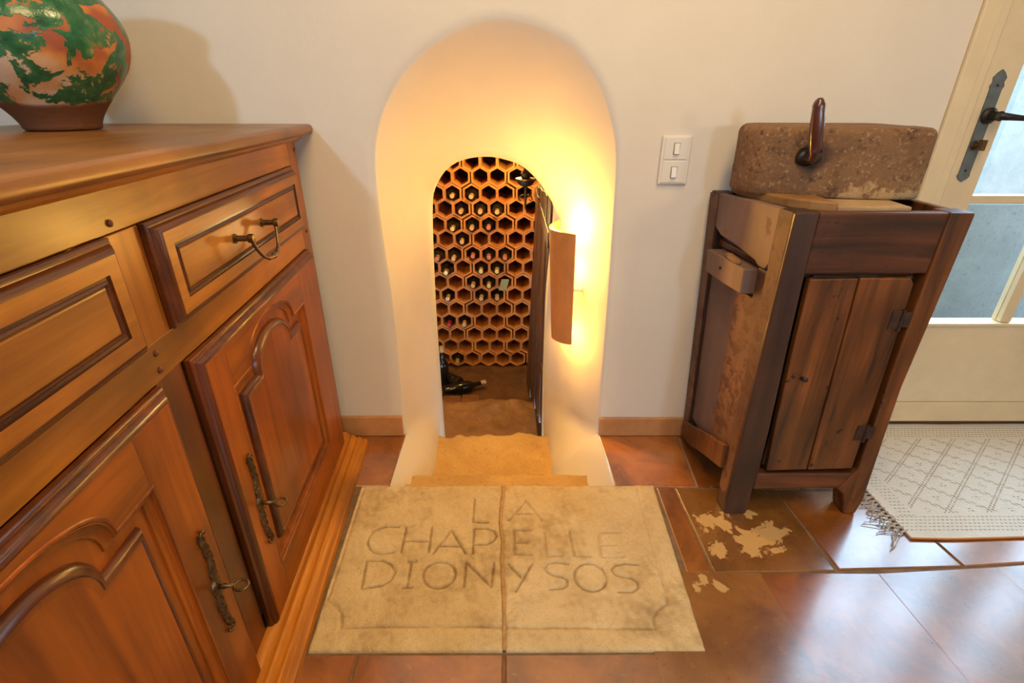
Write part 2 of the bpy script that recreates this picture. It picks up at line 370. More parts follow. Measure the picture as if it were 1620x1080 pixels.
X0W, X1W, Z1W = -3.2, 1.105, 2.6
rings = []
outer = [rect_map(p, X0W, X1W, -.36, Z1W) for p in so]
# exact corners
for cx_ in (X0W, X1W):
    k = min(range(NO), key=lambda i: (outer[i]-Vector((cx_, 0, Z1W))).length); outer[k] = Vector((cx_, 0, Z1W))
for f_ in (1, .55, .25, .1, .04, .015):
    rings.append([tuple(p.lerp(q, f_)) for p, q in zip(so, outer)])
K = 18
for k in range(K+1):
    s_ = (k/K)**1.35; r = []
    for p, q in zip(so, si):
        u = p.lerp(q, s_); top = max(0, min(1, (p.z-.5)/.5))
        e = 1.10-.12*top
        y = .3*(s_**e)*(1-.35*top*math.exp(-s_/.09))
        # cushion-like swell of the hood and uneven hand-smoothed plaster
        sw = .018*math.sin(PI*s_)*top; d2 = wob((u.x+3, y, u.z), .0045, 13)*math.sin(PI*min(1, s_*1.05))*(1 if u.x > 0 else .5)
        d = wob((u.x, y, u.z), .010, 4.5)*math.sin(PI*min(1, s_*1.05))
        r.append((u.x*(1-sw)+d*.6+d2, y, u.z-sw*.6+d+d2))
    rings.append(r)
rings.append([(p.x, .42, p.z) for p in si])
inner_out = [rect_map(Vector((p.x, 0, p.z)), -1.15, 1.05, -.80, 1.09) for p in si]
rings.append([(p.x, .42, p.z) for p in inner_out])
mb = MB(); mb.rings(rings, close=False)
o = mb.obj('wall_back', 'plaster', smooth='all', fix=False); tag(o, kind='structure')
# sharp outer frame of wall: lower passage wall below the first step
# ---- plaster cheeks of the stairwell in front of the wall
mb = MB()
LP = [(-.347, .0), (-.330, -.035), (-.300, -.085), (-.272, -.16), (-.262, -.36)]; RP = [(.309, 0), (.285, -.035), (.235, -.085), (.165, -.16), (.155, -.36)]
def xs(P, yo): return catmull([(x, yo, z) for x, z in P], 14)
for P, OP in ((LP, [(-.345, 0), (-.32, -.045), (-.30, -.09), (-.268, -.19), (-.262, -.36)]), (RP, [(.298, 0), (.262, -.045), (.225, -.09), (.158, -.19), (.152, -.36)])):
    a = xs(P, -.252); b = xs(OP, 0.004); rr = []
    for k in range(9):
        r = [p.lerp(q, k/8) for p, q in zip(a, b)]; rr.append([(p.x+wob(p, .006, 9)*math.sin(PI*k/8), p.y, p.z) for p in r])
    mb.rings(rr, close=False)
o = mb.obj('trim_1', 'plaster', smooth='all'); tag(o, kind='structure')
# ---- other walls, ceiling
def slabbox(name, mat, *b):
    o = MB().box(*b).obj(name, mat); tag(o, kind='structure'); return o
slabbox('wall_left', 'plaster', -3.3, -3.2, -3.4, .1, -.1, 2.6)
slabbox('wall_right', 'plaster', 3.0, 3.1, -3.4, .1, -.1, 2.6)
slabbox('wall_rear', 'plaster', -3.3, 3.1, -3.5, -3.4, -.1, 2.6)
slabbox('ceiling', 'plaster', -3.3, 3.1, -3.5, .35, 2.6, 2.7)
mb = MB(); mb.box(2.69, 3.0, 0, .3, -.1, 2.6); mb.box(1.105, 2.69, 0, .3, 2.12, 2.6)
mb.box(1.0, 1.105, 0.002, .3, -.1, 2.6)
o = mb.obj('wall_door_side', 'plaster'); tag(o, kind='structure')
# ---- floor : grout bed with a hole for the stairwell; tiles are parts
mb = MB()
mb.box(-3.2, -.349, -3.4, 0, -.08, -.004); mb.box(.311, 3.0, -3.4, 0, -.08, -.004); mb.box(-.349, .311, -3.4, -.252, -.08, -.0045)
mb.box(1.10, 2.69, 0, .3, -.08, -.004)
floor = mb.obj('floor', 'grout'); tag(floor, kind='structure')
def tile(poly, mat='tile', g=.0022, th=.012, dz=0):
    c = [sum(p[0] for p in poly)/len(poly), sum(p[1] for p in poly)/len(poly)]
    n = len(poly); q = []
    for i in range(n):   # inset by half the joint
        p0, p1, p2 = Vector(poly[i-1]), Vector(poly[i]), Vector(poly[(i+1) % n])
        e1 = (p1-p0).normalized(); e2 = (p2-p1).normalized(); n1 = Vector((-e1.y, e1.x)); n2 = Vector((-e2.y, e2.x))
        b = (n1+n2); b = b/max(.3, b.length_squared)*2 if b.length > 1e-6 else n1
        q.append(p1+b*g)
    o_ = [(p[0], p[1]) for p in q]
    i_ = []
    for i in range(n):
        p0, p1, p2 = Vector(q[i-1]), Vector(q[i]), Vector(q[(i+1) % n])
        e1 = (p1-p0).normalized(); e2 = (p2-p1).normalized(); n1 = Vector((-e1.y, e1.x)); n2 = Vector((-e2.y, e2.x)); b = n1+n2; b = b/max(.3, b.length_squared)*2
        i_.append(p1+b*.003)
    tilt = [random.uniform(-.0012, .0012) for _ in range(3)]
    def z(p, base): return base+dz+tilt[0]+(p[0]-c[0])*tilt[1]*2+(p[1]-c[1])*tilt[2]*2
    r0 = [(p[0], p[1], -.02) for p in o_]; r1 = [(p[0], p[1], z(p, -.0030)) for p in o_]; r2 = [(p[0], p[1], z(p, -.0005)) for p in i_]
    mb = MB(); mb.rings([r0, r1, r2], True, False, True)
    return mb.obj('tile', mat, floor, smooth=False, fix=False)
def R(x0, x1, y0, y1): return [(x0, y0), (x1, y0), (x1, y1), (x0, y1)]
# against the wall, both sides of the niche
tile([(-.62, -.255), (-.3465, -.255), (-.3445, 0), (-.62, 0)]); tile(R(-.90, -.62, -.255, 0)); tile(R(-1.2, -.9, -.255, 0))
tile([(.3095, -.258), (.548, -.262), (.567, 0), (.2985, 0)]); tile([(.548, -.262), (.85, -.27), (.86, 0), (.567, 0)])
tile([(.85, -.27), (1.15, -.278), (1.15, 0), (.86, 0)]); tile(R(1.15, 1.45, -.27, 0)); tile(R(1.45, 1.75, -.27, 0)); tile(R(1.75, 2.05, -.27, 0))
tile(R(1.10, 1.40, 0, .12)); tile(R(1.4, 1.7, 0, .12)); tile(R(1.7, 2.0, 0, .12)); tile(R(2.0, 2.3, 0, .12)); tile(R(2.3, 2.6, 0, .12)); tile(R(2.05, 2.35, -.27, 0)); tile(R(2.35, 2.65, -.27, 0)); tile(R(2.0, 2.3, -.515, -.27)); tile(R(1.8, 2.1, -.86, -.515)); tile(R(2.1, 2.4, -.86, -.515))
# beside the slab
tile([(.425, -.556), (.490, -.556), (.482, -.260), (.428, -.258)])
tile([(.490, -.556), (.788, -.552), (.775, -.272), (.482, -.260)], 'tile_flaked')
tile([(.795, -.548), (1.105, -.540), (1.07, -.275), (.775, -.272)])
tile([(1.105, -.540), (1.40, -.520), (1.40, -.27), (1.07, -.275)]); tile(R(1.40, 1.70, -.515, -.27)); tile(R(1.70, 2.0, -.515, -.27))
tile([(.412, -.556), (.596, -.560), (.612, -.86), (.305, -.86), (.303, -.747), (.406, -.747)], 'tile_flaked')
tile([(.596, -.560), (.890, -.563), (.905, -.86), (.612, -.86)]); tile([(.890, -.563), (1.19, -.545), (1.21, -.86), (.905, -.86)])
tile([(1.19, -.545), (1.49, -.520), (1.51, -.86), (1.21, -.86)]); tile([(1.49, -.52), (1.8, -.515), (1.8, -.86), (1.51, -.86)])
# in front of the slab
tile(R(-.009, .303, -1.05, -.747)); tile(R(-.308, -.009, -1.05, -.747)); tile(R(-.61, -.308, -1.05, -.747)); tile(R(-.91, -.61, -1.05, -.747))
for i in range(8): tile(R(.303+.3*i-.0*i, .603+.3*i, -1.16, -.862))
for r_ in range(3):
    for i in range(-4, 8):
        y1 = (-1.052 if i < 1 else -1.162)-r_*.3; tile(R(.003+.3*i+.1*(r_ % 2), .303+.3*i+.1*(r_ % 2), y1-.3, y1))
# ---- skirting
def skirting(name, x0, x1, h=.074):
    mb = MB(); mb.box(x0, x1, -.013, -.0005, 0.0005, h); o = mb.obj(name, 'plinth_tile', bevel=.002); tag(o, kind='structure')
skirting('baseboard_left', -1.2, -.352); skirting('baseboard_right', .301, 1.10, .068)

# ---- cellar shell and steps
mb = MB()
mb.box(-1.15, -1.05, .425, 2.4, -.80, 1.08); mb.box(.95, 1.05, .425, 2.4, -.80, 1.08); mb.box(-1.15, 1.05, 2.3, 2.4, -.8, 1.08)
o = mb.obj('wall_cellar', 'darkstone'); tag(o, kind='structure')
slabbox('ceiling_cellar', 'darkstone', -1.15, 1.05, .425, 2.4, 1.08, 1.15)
def rough_slab(x0, x1, y0, y1f, z, nx=48, ny=34, th=.12, amp=.006, sc=9, seed=0):
    mb = MB(); vs = []; fs = []
    for j in range(ny+1):
        for i in range(nx+1):
            x = x0+(x1-x0)*i/nx; ye = y1f(x) if callable(y1f) else y1f; y = y0+(ye-y0)*j/ny
            e = max(0, (j/ny-.9)/.1)
            vs.append((x, y, z+amp*noise.noise(Vector((x*sc, y*sc, seed)))+amp*.5*noise.noise(Vector((x*sc*3, y*sc*3, seed+4)))-e*e*.006))
    for j in range(ny):
        for i in range(nx): a = j*(nx+1)+i; fs.append((a, a+1, a+nx+2, a+nx+1))
    n = len(vs)
    for i in range(nx+1): vs.append((vs[ny*(nx+1)+i][0], vs[ny*(nx+1)+i][1]-.004, z-th))
    for i in range(nx): a = ny*(nx+1)+i; fs.append((a, a+1, n+i+1, n+i))
    m2 = len(vs)
    for i in range(nx+1): vs.append((vs[i][0], vs[i][1], z-th))
    for i in range(nx): fs.append((i+1, i, m2+i, m2+i+1))
    mb.add(vs, fs); return mb
def wavy(x): return .258+.055*noise.noise(Vector((x*11, 0, 3)))+.020*noise.noise(Vector((x*27, 0, 8)))
stairs = thing('stone_stairs', (-.06, 0, -.2), label='worn ochre stone steps going down through the arched opening into the cellar', cat='stairs')
def inloc(mb, c): mb.v = [(x-c[0], y-c[1], z-c[2]) for x, y, z in mb.v]; return mb
sc_ = (-.06, 0, -.2)
inloc(rough_slab(-.30, .18, -.19, wavy, -.190, amp=.009), sc_).obj('step', 'step', stairs, smooth='all')
inloc(rough_slab(-.35, .26, -.25, lambda x: -.125+.010*noise.noise(Vector((x*14, 1, 0))), -.066, 40, 14, .13, .006), sc_).obj('ledge', 'step', stairs, smooth='all')
inloc(rough_slab(-.305, .195, -.253, lambda x: -.234+.006*noise.noise(Vector((x*16, 2, 0))), -.008, 40, 4, .07, .003), sc_).obj('lip', 'step', stairs, smooth='all')
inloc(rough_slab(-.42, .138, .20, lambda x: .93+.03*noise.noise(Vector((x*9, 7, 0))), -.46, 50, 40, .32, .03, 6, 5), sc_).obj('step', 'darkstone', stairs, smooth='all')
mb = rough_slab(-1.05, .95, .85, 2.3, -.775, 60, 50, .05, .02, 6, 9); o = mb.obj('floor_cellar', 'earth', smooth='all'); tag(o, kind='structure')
# ================================================================ INSCRIBED SLAB
LET = [
 [(-.097,-.312),(-.096,-.396),(-.054,-.398)], [(0,-.391),(.047,-.319),(.088,-.388)], [(.017,-.367),(.075,-.367)],
 [(-.290,-.412),(-.315,-.411),(-.335,-.415),(-.352,-.426),(-.360,-.445),(-.359,-.466),(-.350,-.483),(-.335,-.494),(-.313,-.499),(-.288,-.494)],
 [(-.27,-.414),(-.268,-.495)], [(-.203,-.414),(-.2,-.496)], [(-.268,-.46),(-.2,-.46)],
 [(-.188,-.498),(-.151,-.423),(-.108,-.497)], [(-.175,-.475),(-.121,-.475)],
 [(-.091,-.419),(-.09,-.498)], [(-.091,-.419),(-.057,-.419),(-.038,-.428),(-.032,-.443),(-.038,-.459),(-.055,-.470),(-.088,-.471)],
 [(.058,-.425),(.013,-.425),(.014,-.5),(.055,-.502)], [(.014,-.465),(.046,-.465)],
 [(.092,-.433),(.094,-.507),(.133,-.507)], [(.158,-.428),(.162,-.507),(.202,-.509)],
 [(.289,-.431),(.236,-.431),(.228,-.509),(.284,-.509)], [(.231,-.472),(.271,-.472)],
 [(-.347,-.519),(-.34,-.597)], [(-.347,-.519),(-.308,-.519),(-.285,-.531),(-.271,-.553),(-.277,-.576),(-.295,-.590),(-.34,-.597)],
 [(-.237,-.523),(-.236,-.595)], [(-.246,-.523),(-.227,-.523)], [(-.245,-.596),(-.224,-.595)],
 [(-.165+.038*math.cos(a*PI/10), -.56-.037*math.sin(a*PI/10)) for a in range(21)],
 [(-.104,-.594),(-.104,-.524),(-.041,-.594),(-.036,-.528)],
 [(-.002,-.53),(.030,-.568)], [(.055,-.532),(.016,-.606)],
 [(.144,-.532),(.115,-.526),(.096,-.529),(.086,-.540),(.091,-.552),(.103,-.561),(.125,-.567),(.137,-.577),(.136,-.590),(.125,-.598),(.094,-.6)],
 [(.193+.038*math.cos(a*PI/10), -.568-.038*math.sin(a*PI/10)) for a in range(21)],
 [(.314,-.533),(.283,-.53),(.258,-.535),(.247,-.547),(.252,-.560),(.266,-.567),(.290,-.572),(.301,-.583),(.300,-.597),(.284,-.609),(.251,-.609)]]
SEG = [(s_[i], s_[i+1]) for s_ in LET for i in range(len(s_)-1)]
import numpy as np
def seg_dist(X, Y, segs):
    D = np.full(X.shape, 9.)
    for (ax, ay), (bx, by) in segs:
        dx, dy = bx-ax, by-ay; L2 = dx*dx+dy*dy+1e-12
        t = np.clip(((X-ax)*dx+(Y-ay)*dy)/L2, 0, 1); D = np.minimum(D, np.hypot(X-ax-t*dx, Y-ay-t*dy))
    return D
CR = [(-.014, -.255), (-.020, -.34), (-.023, -.40), (-.015, -.46), (-.017, -.52), (-.012, -.60), (-.010, -.67), (-.009, -.744)]
def crx(y): return float(np.interp(-y, [-p[1] for p in CR], [p[0] for p in CR]))
FR = [[(-.418,-.27),(-.408,-.628)], [(-.408,-.628),(-.385,-.640),(-.368,-.658),(-.358,-.690)], [(-.358,-.693),(-.15,-.690),(.05,-.694),(.312,-.697)], [(.312,-.697),(.316,-.672),(.330,-.654),(.352,-.640)], [(.356,-.637),(.362,-.60),(.365,-.45),(.372,-.27)]]
FSEG = [(s_[i], s_[i+1]) for s_ in FR for i in range(len(s_)-1)]
def nz(X, Y, s, seed):
    r = random.Random(seed); out = np.zeros_like(X)
    for k in range(26):
        a = r.uniform(0, 2*PI); f_ = s*r.uniform(.5, 1.8); out += np.sin((X*math.cos(a)+Y*math.sin(a))*f_+r.uniform(0, 6.28))
    return out/5
slab = thing('inscribed_stone_slab', (0, -.5, 0), label='pale limestone threshold slab with carved lettering, cracked in two, in front of the arched opening', cat='stone slab')
def slab_half(side):
    ny = 250; nx = 215; yy = np.linspace(-.744, -.256, ny); vs = []; fs = []
    V0 = np.zeros((ny, nx, 3))
    for j, y in enumerate(yy):
        t = (y+.744)/.488; xl = -.409-.019*t; xr = .403+.019*t; c = crx(y)
        a, b = (xl, c-.0035) if side < 0 else (c+.0035, xr)
        V0[j, :, 0] = np.linspace(a, b, nx); V0[j, :, 1] = y
    X, Y = V0[:, :, 0], V0[:, :, 1]
    DL = seg_dist(X, Y, SEG); DF = seg_dist(X, Y, FSEG)
    wear = 1+.10*nz(X, Y, 40, 3)
    wd = .0034+.0003*nz(X, Y, 120, 5)
    z = -.0052*np.clip(wear, .6, 1.4)*np.exp(-(DL/wd)**2)
    z += 0
    z += -.0042*np.exp(-(DF/.0042)**2)
    inside = (Y > -.695) & (X > -.41) & (X < .365)
    z += np.where(inside, -.0008, 0)
    z += .0006*nz(X, Y, 30, 11)+.00022*nz(X, Y, 260, 12)+.00022*nz(X, Y, 900, 13)
    h = np.random.RandomState(4+side).rand(ny, nx); z += .0005*(h-.5)
    ed = np.minimum.reduce([Y+.744, -.256-Y, np.abs(X-X[:, :1]), np.abs(X-X[:, -1:])])
    ed = ed+.0012*nz(X, Y, 200, 21); z -= .004*np.exp(-np.clip(ed, 0, 1)/.0028)
    shade_mottle = np.clip((.62-.30*(X > 0)*(Y > -.52))*np.exp(-(DL/.0026)**2)+.28*np.exp(-(DF/.003)**2)*(Y < -.62)+.10*np.exp(-(DF/.003)**2)+.13*nz(X, Y, 75, 31)+.13*nz(X, Y, 22, 32)+.10*nz(X, Y, 240, 33), 0, 1)  # painted shade along letters and frame lines, with random mottling
    V0[:, :, 2] = .0045+z; V0[:, :, 1] += .5
    vs = [tuple(p) for p in V0.reshape(-1, 3)]
    for j in range(ny-1):
        for i in range(nx-1): a = j*nx+i; fs.append((a, a+1, a+nx+1, a+nx))
    bd = [i for i in range(nx)]+[j*nx+nx-1 for j in range(1, ny)]+[(ny-1)*nx+i for i in range(nx-2, -1, -1)]+[j*nx for j in range(ny-2, 0, -1)]
    n = len(vs)
    for q in bd: vs.append((vs[q][0], vs[q][1], -.03))
    for k in range(len(bd)): k2 = (k+1) % len(bd); fs.append((bd[k], n+k, n+k2, bd[k2]))
    o = MB().add(vs, fs).obj('stone_half', 'slab', slab, smooth='all')
    at = o.data.attributes.new('groove_shade_mottle', 'FLOAT', 'POINT'); at.data.foreach_set('value', np.concatenate([shade_mottle.reshape(-1), np.zeros(len(vs)-n)]).astype(np.float32)); return o
slab_half(-1); slab_half(1)
rr = []
for k in range(90):
    y = -.744+.488*k/89; c = crx(y); w_ = .0055+.004*max(0, noise.noise(Vector((3, y*16, 0))))
    if y > -.33: w_ += .003
    rr.append([(c-w_, y+.5, -.01), (c-w_*.7, y+.5, .0030), (c, y+.5, .0040+.0006*noise.noise(Vector((0, y*90, 1)))), (c+w_*.7, y+.5, .0030), (c+w_, y+.5, -.01)])
MB().rings(rr, close=False).obj('mortar_joint', 'joint_mortar', slab, smooth='all')

# ================================================================ DRESSER
DR = math.atan(.067)
dr = thing('dresser', (-.5419, 0, 0), DR, label='large honey-brown waxed wooden dresser with moulded drawers and arched panel doors', cat='dresser')
Y1 = -1.53
MB().box(-.60, -.022, Y1+.03, -.036, .04, .921).obj('carcass', 'oak_v', dr, bevel=.003)
MB().box(-.022, 0, -.092, -.035, .035, .922).obj('corner_stile', 'oak_v', dr, bevel=.0015)
MB().box(-.022, 0, -.795, -.728, .035, .7125).obj('stile', 'oak_darkv', dr, bevel=.0012)
MB().box(-.022, 0, -.795, -.728, .7145, .868).obj('stile', 'oak_v', dr, bevel=.0012)
MB().box(-.022, 0, Y1+.035, -1.425, .035, .922).obj('corner_stile', 'oak_v', dr, bevel=.0015)
MB().box(-.021, -.0003, -1.425, -.0925, .869, .922).obj('rail', 'oak_h', dr, bevel=.0012)
MB().box(-.021, .0003, -1.425, -.0925, .661, .7155).obj('rail', 'oak_h', dr, bevel=.0012)
# top with a rounded, moulded edge
prof = [(-.61, .932), (.022, .932), (.034, .9355), (.0405, .940), (.042, .947), (.0395, .955), (.033, .959), (-.61, .960)]
MB().prism(prof, -1.56, -.002-.0, lambda p, t: (p[0], t+(0 if t < -1 else -.067*max(0, p[0])), p[1])).obj('top', 'oak_top', dr, smooth=True, bevel=.0015)
MB().prism([(-.60, .921), (.008, .921), (.016, .9265), (.020, .9318), (-.60, .9318)], -1.54, -.030, lambda p, t: (p[0], t, p[1])).obj('top_moulding', 'oak_h', dr)
# reeded plinth
pp = [(0, .0), (0, .045), (.010, .045), (.016, .041), (.021, .0365), (.0235, .031), (.031, .033), (.037, .030), (.040, .024), (.0425, .021), (.050, .0235), (.056, .0205), (.059, .015), (.062, .0135), (.070, .0145), (.076, .011), (.079, .0)]
MB().prism(pp, -1.56, -.052, lambda p, t: (p[0], t, p[1]+.0005)).obj('plinth', 'oak_h', dr, smooth=True)
# pegs
for (y, z) in ((-.778, .881), (-.775, .7005), (-.778, .676), (-.045, .90), (-.06, .70)):
    MB().lathe([(.0, -.001), (.0048, -.001), (.0045, .0015), (.0025, .003), (0, .0033)], 12, lambda a, b, c, y=y, z=z: (c+.0005, y+a, z+b)).obj('peg', 'oak_dark', dr, smooth=True)
def rect_ring(y0, y1, z0, z1, i, x): return [(x, y0+i, z0+i), (x, y1-i, z0+i), (x, y1-i, z1-i), (x, y0+i, z1-i)]
def drawer(y0, y1, handle_y):
    z0, z1 = .7165, .8685
    base = []
    for i, x in ((0, .0002), (0, .008), (.003, .010), (.006, .0105), (.0075, .014), (.012, .0185), (.0155, .020)): base.append(rect_ring(y0, y1, z0, z1, i, x))
    d = MB().rings(base).obj('drawer', 'oak_dark', dr, smooth=True)
    f = [rect_ring(y0, y1, z0, z1, i, x) for i, x in ((.0155, .0202), (.0352, .0202), (.0358, .0175), (.040, .0172), (.0432, .0205), (.0452, .0168))]
    MB().rings(f[:2]).obj('drawer_face', 'oak_h', d)
    MB().rings(f[1:], True).obj('bead', 'oak_dark', d, smooth=True)
    MB().rings([rect_ring(y0, y1, z0, z1, .0452, .0168), rect_ring(y0, y1, z0, z1, .047, .0185), rect_ring(y0, y1, z0, z1, .049, .0188)], True, False, True).obj('panel', 'oak_h', d)
    if handle_y is None: return d
    for s in (-1, 1):
        yy = handle_y+s*.064
        MB().lathe([(0, 0), (.0085, 0), (.0085, .003), (.0055, .004), (.005, .022), (.0075, .024), (.0085, .028), (.0075, .034), (0, .035)], 14, lambda a, b, c, yy=yy: (c+.0188, yy+a, .793+b)).obj('handle_post', 'brass', d, smooth=True)
    pts = []; rad = []
    for k in range(25):
        t = k/24; a = -1+2*t; yy = handle_y+a*.064*(1 if abs(a) > .8 else 1); zz = .793-.050*(1-abs(a)**3.2); xx = .046+.010*(1-a*a)
        pts.append((xx, yy, zz)); rad.append(.0032+.0030*math.exp(-(a/.16)**2)+.0016*math.exp(-((abs(a)-.32)/.07)**2))
    MB().tube(pts, rad, 10).obj('bail_handle', 'brass', d, smooth='all')
    return d
drawer(-.728, -.112, -.444); drawer(-1.418, -.80, -1.15)
def arch_ring(yc, hw, z0, zs, aw, az, i, x, n=22):
    # rectangle with an arched top between two shoulders; inset i
    P = [(yc-hw+i, z0+i), (yc+hw-i, z0+i), (yc+hw-i, zs-i)]
    A = aw-i*.9; H_ = az-zs
    for k in range(n+1):
        a = PI*k/n; yv = math.cos(a)*A; zv = math.sin(a)
        P.append((yc+yv, zs-i+H_*(zv**.85)))
    P.append((yc-hw+i, zs-i)); return [(x, p[0], p[1]) for p in P]
def door(y0, y1, yc, keyside):
    z0, z1 = .034, .660
    rg = [rect_ring(y0, y1, z0, z1, i, x) for i, x in ((0, .0002), (0, .009), (.003, .0115), (.0065, .0118), (.008, .015), (.012, .0195), (.0165, .021))]
    d = MB().rings(rg).obj('door', 'oak_darkv', dr, smooth=True)
    hw = .200; zs = .562; aw = .125; az = .628; zb = .142
    # frame pieces
    i = .0165; ys0, ys1, zt, zbm = y0+i, y1-i, z1-i, z0+i
    oy0, oy1 = yc-hw, yc+hw
    def fbox(name, a, b, c, e, mat): return MB().box(.010, .0212, a, b, c, e).obj(name, mat, d, bevel=.0006, seg=1)
    fbox('stile', ys0, oy0, zbm, zt, 'oak_red'); fbox('stile', oy1, ys1, zbm, zt, 'oak_red')
    fbox('bottom_rail', oy0+.0003, oy1-.0003, zbm, zb, 'oak_warmlit_h')
    # arched top rail : strip between opening curve and top edge
    op = [p for p in arch_ring(yc, hw, zb, zs, aw, az, 0, .0212)][2:]
    vs = []; fs = []
    for p in op: vs += [(.0212, p[1], p[2]), (.0212, p[1], zt), (.012, p[1], p[2])]
    for k in range(len(op)-1): a = 3*k; fs += [(a, a+1, a+4, a+3), (a, a+3, a+5, a+2)]
    MB().add(vs, fs).obj('top_rail', 'oak_warmlit_h', d)
    ar = lambda i_, x_: arch_ring(yc, hw, zb, zs, aw, az, i_, x_)
    MB().rings([ar(-.001, .0214), ar(-.0025, .0228), ar(-.005, .0226), ar(-.0062, .0213)]).obj('bead', 'oak_red', d, smooth=True)
    MB().rings([ar(0, .0212), ar(.001, .017), ar(.006, .0135), ar(.011, .0125), ar(.012, .0095)]).obj('panel_moulding', 'oak_red', d, smooth=True)
    MB().rings([ar(.012, .0095), ar(.030, .0085)]).obj('panel_border', 'oak_red', d)
    MB().rings([ar(.030, .0085), ar(.0315, .0145), ar(.036, .019), ar(.041, .0205), ar(.0425, .0188)]).obj('panel_bead', 'oak_dark', d, smooth=True)
    MB().rings([ar(.0425, .0188), ar(.050, .0175)], True, False, True).obj('panel', 'oak_red', d)
    # escutcheon: cast brass scrollwork plate
    ky = keyside; kz = .325
    mb = MB(); n = 60; rs = []
    L_ = .205
    for k in range(n+1):
        t = k/n; zz = kz-.098+L_*t; u = (t-.5)*2
        wv = .0052+.0034*abs(math.sin(t*PI*5.5))*(1-abs(u)**3)+.0045*math.exp(-(u/.12)**2)
        if abs(u) > .93: wv *= max(.15, (1-abs(u))/.07)
        yo = .006*math.sin(u*PI*1.15)*(.3+abs(u))
        hx = .0035+.0035*abs(math.sin(t*PI*11))+.002*abs(u)
        c = Vector((.0212, ky+yo, zz)); r = []
        for a in range(9):
            th_ = PI*a/8; r.append((c.x+hx*math.sin(th_)*(1+.25*math.sin(a*3+k)), c.y+wv*math.cos(th_)*(1+.18*math.sin(k*2.1+a)), c.z+.0015*math.sin(a*2+k*1.7)))
        rs.append(r)
    mb.rings(rs, close=False)
    for s in (-1, 1):   # end curls
        pts = []
        for k in range(14):
            a = k/13*PI*1.6; r_ = .0075*(1-k/18); pts.append((.025+.002*k/13, ky+s*.008*1+r_*math.cos(a)*s-.006*s, kz+.004+s*.099+r_*math.sin(a)*s))
        mb.tube(pts, [.0028]*13+[.004], 7)
    e = mb.obj('escutcheon', 'brass', d, smooth='all')
    mb = MB(); mb.tube([(.022, ky, kz-.003), (.030, ky, kz-.003), (.034, ky, kz-.003), (.038, ky, kz-.003), (.049, ky, kz-.003)], [.0045, .0035, .0052, .0032, .003], 10)
    rp = [(.060+.011*math.cos(a), ky+(.0085*math.sin(a)), kz-.003+.002*math.sin(a)) for a in [2*PI*k/20 for k in range(21)]]
    mb.tube(rp, .0022, 8); mb.obj('key', 'brass', d, smooth='all')
    return d
door(-.722, -.095, -.440, -.664); door(-1.425, -.798, -1.097, -.848)

# ================================================================ JUG
jz = .9605
jug = thing('glazed_jug', (-.888, -.30, jz), label='big old pottery jug with flaking green glaze and bare brown foot, on the dresser', cat='jug')
jp = [(0, 0), (.060, 0), (.063, .003), (.0645, .010), (.072, .025), (.085, .043), (.101, .062), (.119, .084), (.134, .105), (.143, .125), (.148, .145), (.149, .165), (.145, .185), (.137, .203), (.125, .222), (.114, .238), (.108, .250), (.107, .260), (.113, .270), (.119, .276), (.118, .283), (.111, .285), (.103, .280), (.099, .262), (.107, .24), (.13, .20), (.138, .15), (.10, .07), (0, .03)]
mb = MB(); nj = 64; rs = []
# densify profile
prof = catmull([(r, 0, z) for r, z in jp[1:22]], 70)
for p in prof: rs.append([(math.cos(2*PI*i/nj)*(p.x+.0015*noise.noise(Vector((math.cos(2*PI*i/nj), math.sin(2*PI*i/nj), p.z*9)))), math.sin(2*PI*i/nj)*p.x, p.z+.0005) for i in range(nj)])
inn = jp[21:]
for r, z in inn[:-1]: rs.append([(math.cos(2*PI*i/nj)*r, math.sin(2*PI*i/nj)*r, z) for i in range(nj)])
mb.rings(rs, True, True, True); mb.obj('body', 'jug', jug, smooth='all')
hp = catmull([(-.110, -.02, .262), (-.155, -.03, .268), (-.185, -.035, .24), (-.182, -.035, .195), (-.150, -.028, .165)], 24)
MB().tube([tuple(p) for p in hp], [.016-.004*math.sin(PI*k/23) for k in range(24)], 12).obj('handle', 'jug', jug, smooth='all')

# ================================================================ LIGHT SWITCH
sw = thing('light_switch', (.4335, 0, .874), label='ivory two-gang wall light switch between the arch and the old cabinet', cat='light switch')
MB().box(-.0385, .0385, -.008, -.0005, -.0605, .0605).obj('plate', 'white_plastic', sw, bevel=.003)
for s in (.029, -.029):
    MB().box(-.031, .031, -.0098, -.008, s-.0265, s+.0265).obj('frame', 'white_plastic', sw, bevel=.001)
    MB().box(-.0085, .0085, -.0104, -.0098, s-.0145, s+.0145).obj('rocker_surround', 'switch_gap', sw)
    MB().prism([(-.0098, -.0128), (-.0098, .0128), (-.0125, .0128), (-.0165, -.0128)], -.0065, .0065, lambda p, t, s=s: (t, p[0], s+p[1])).obj('rocker', 'white_plastic', sw, bevel=.0006)

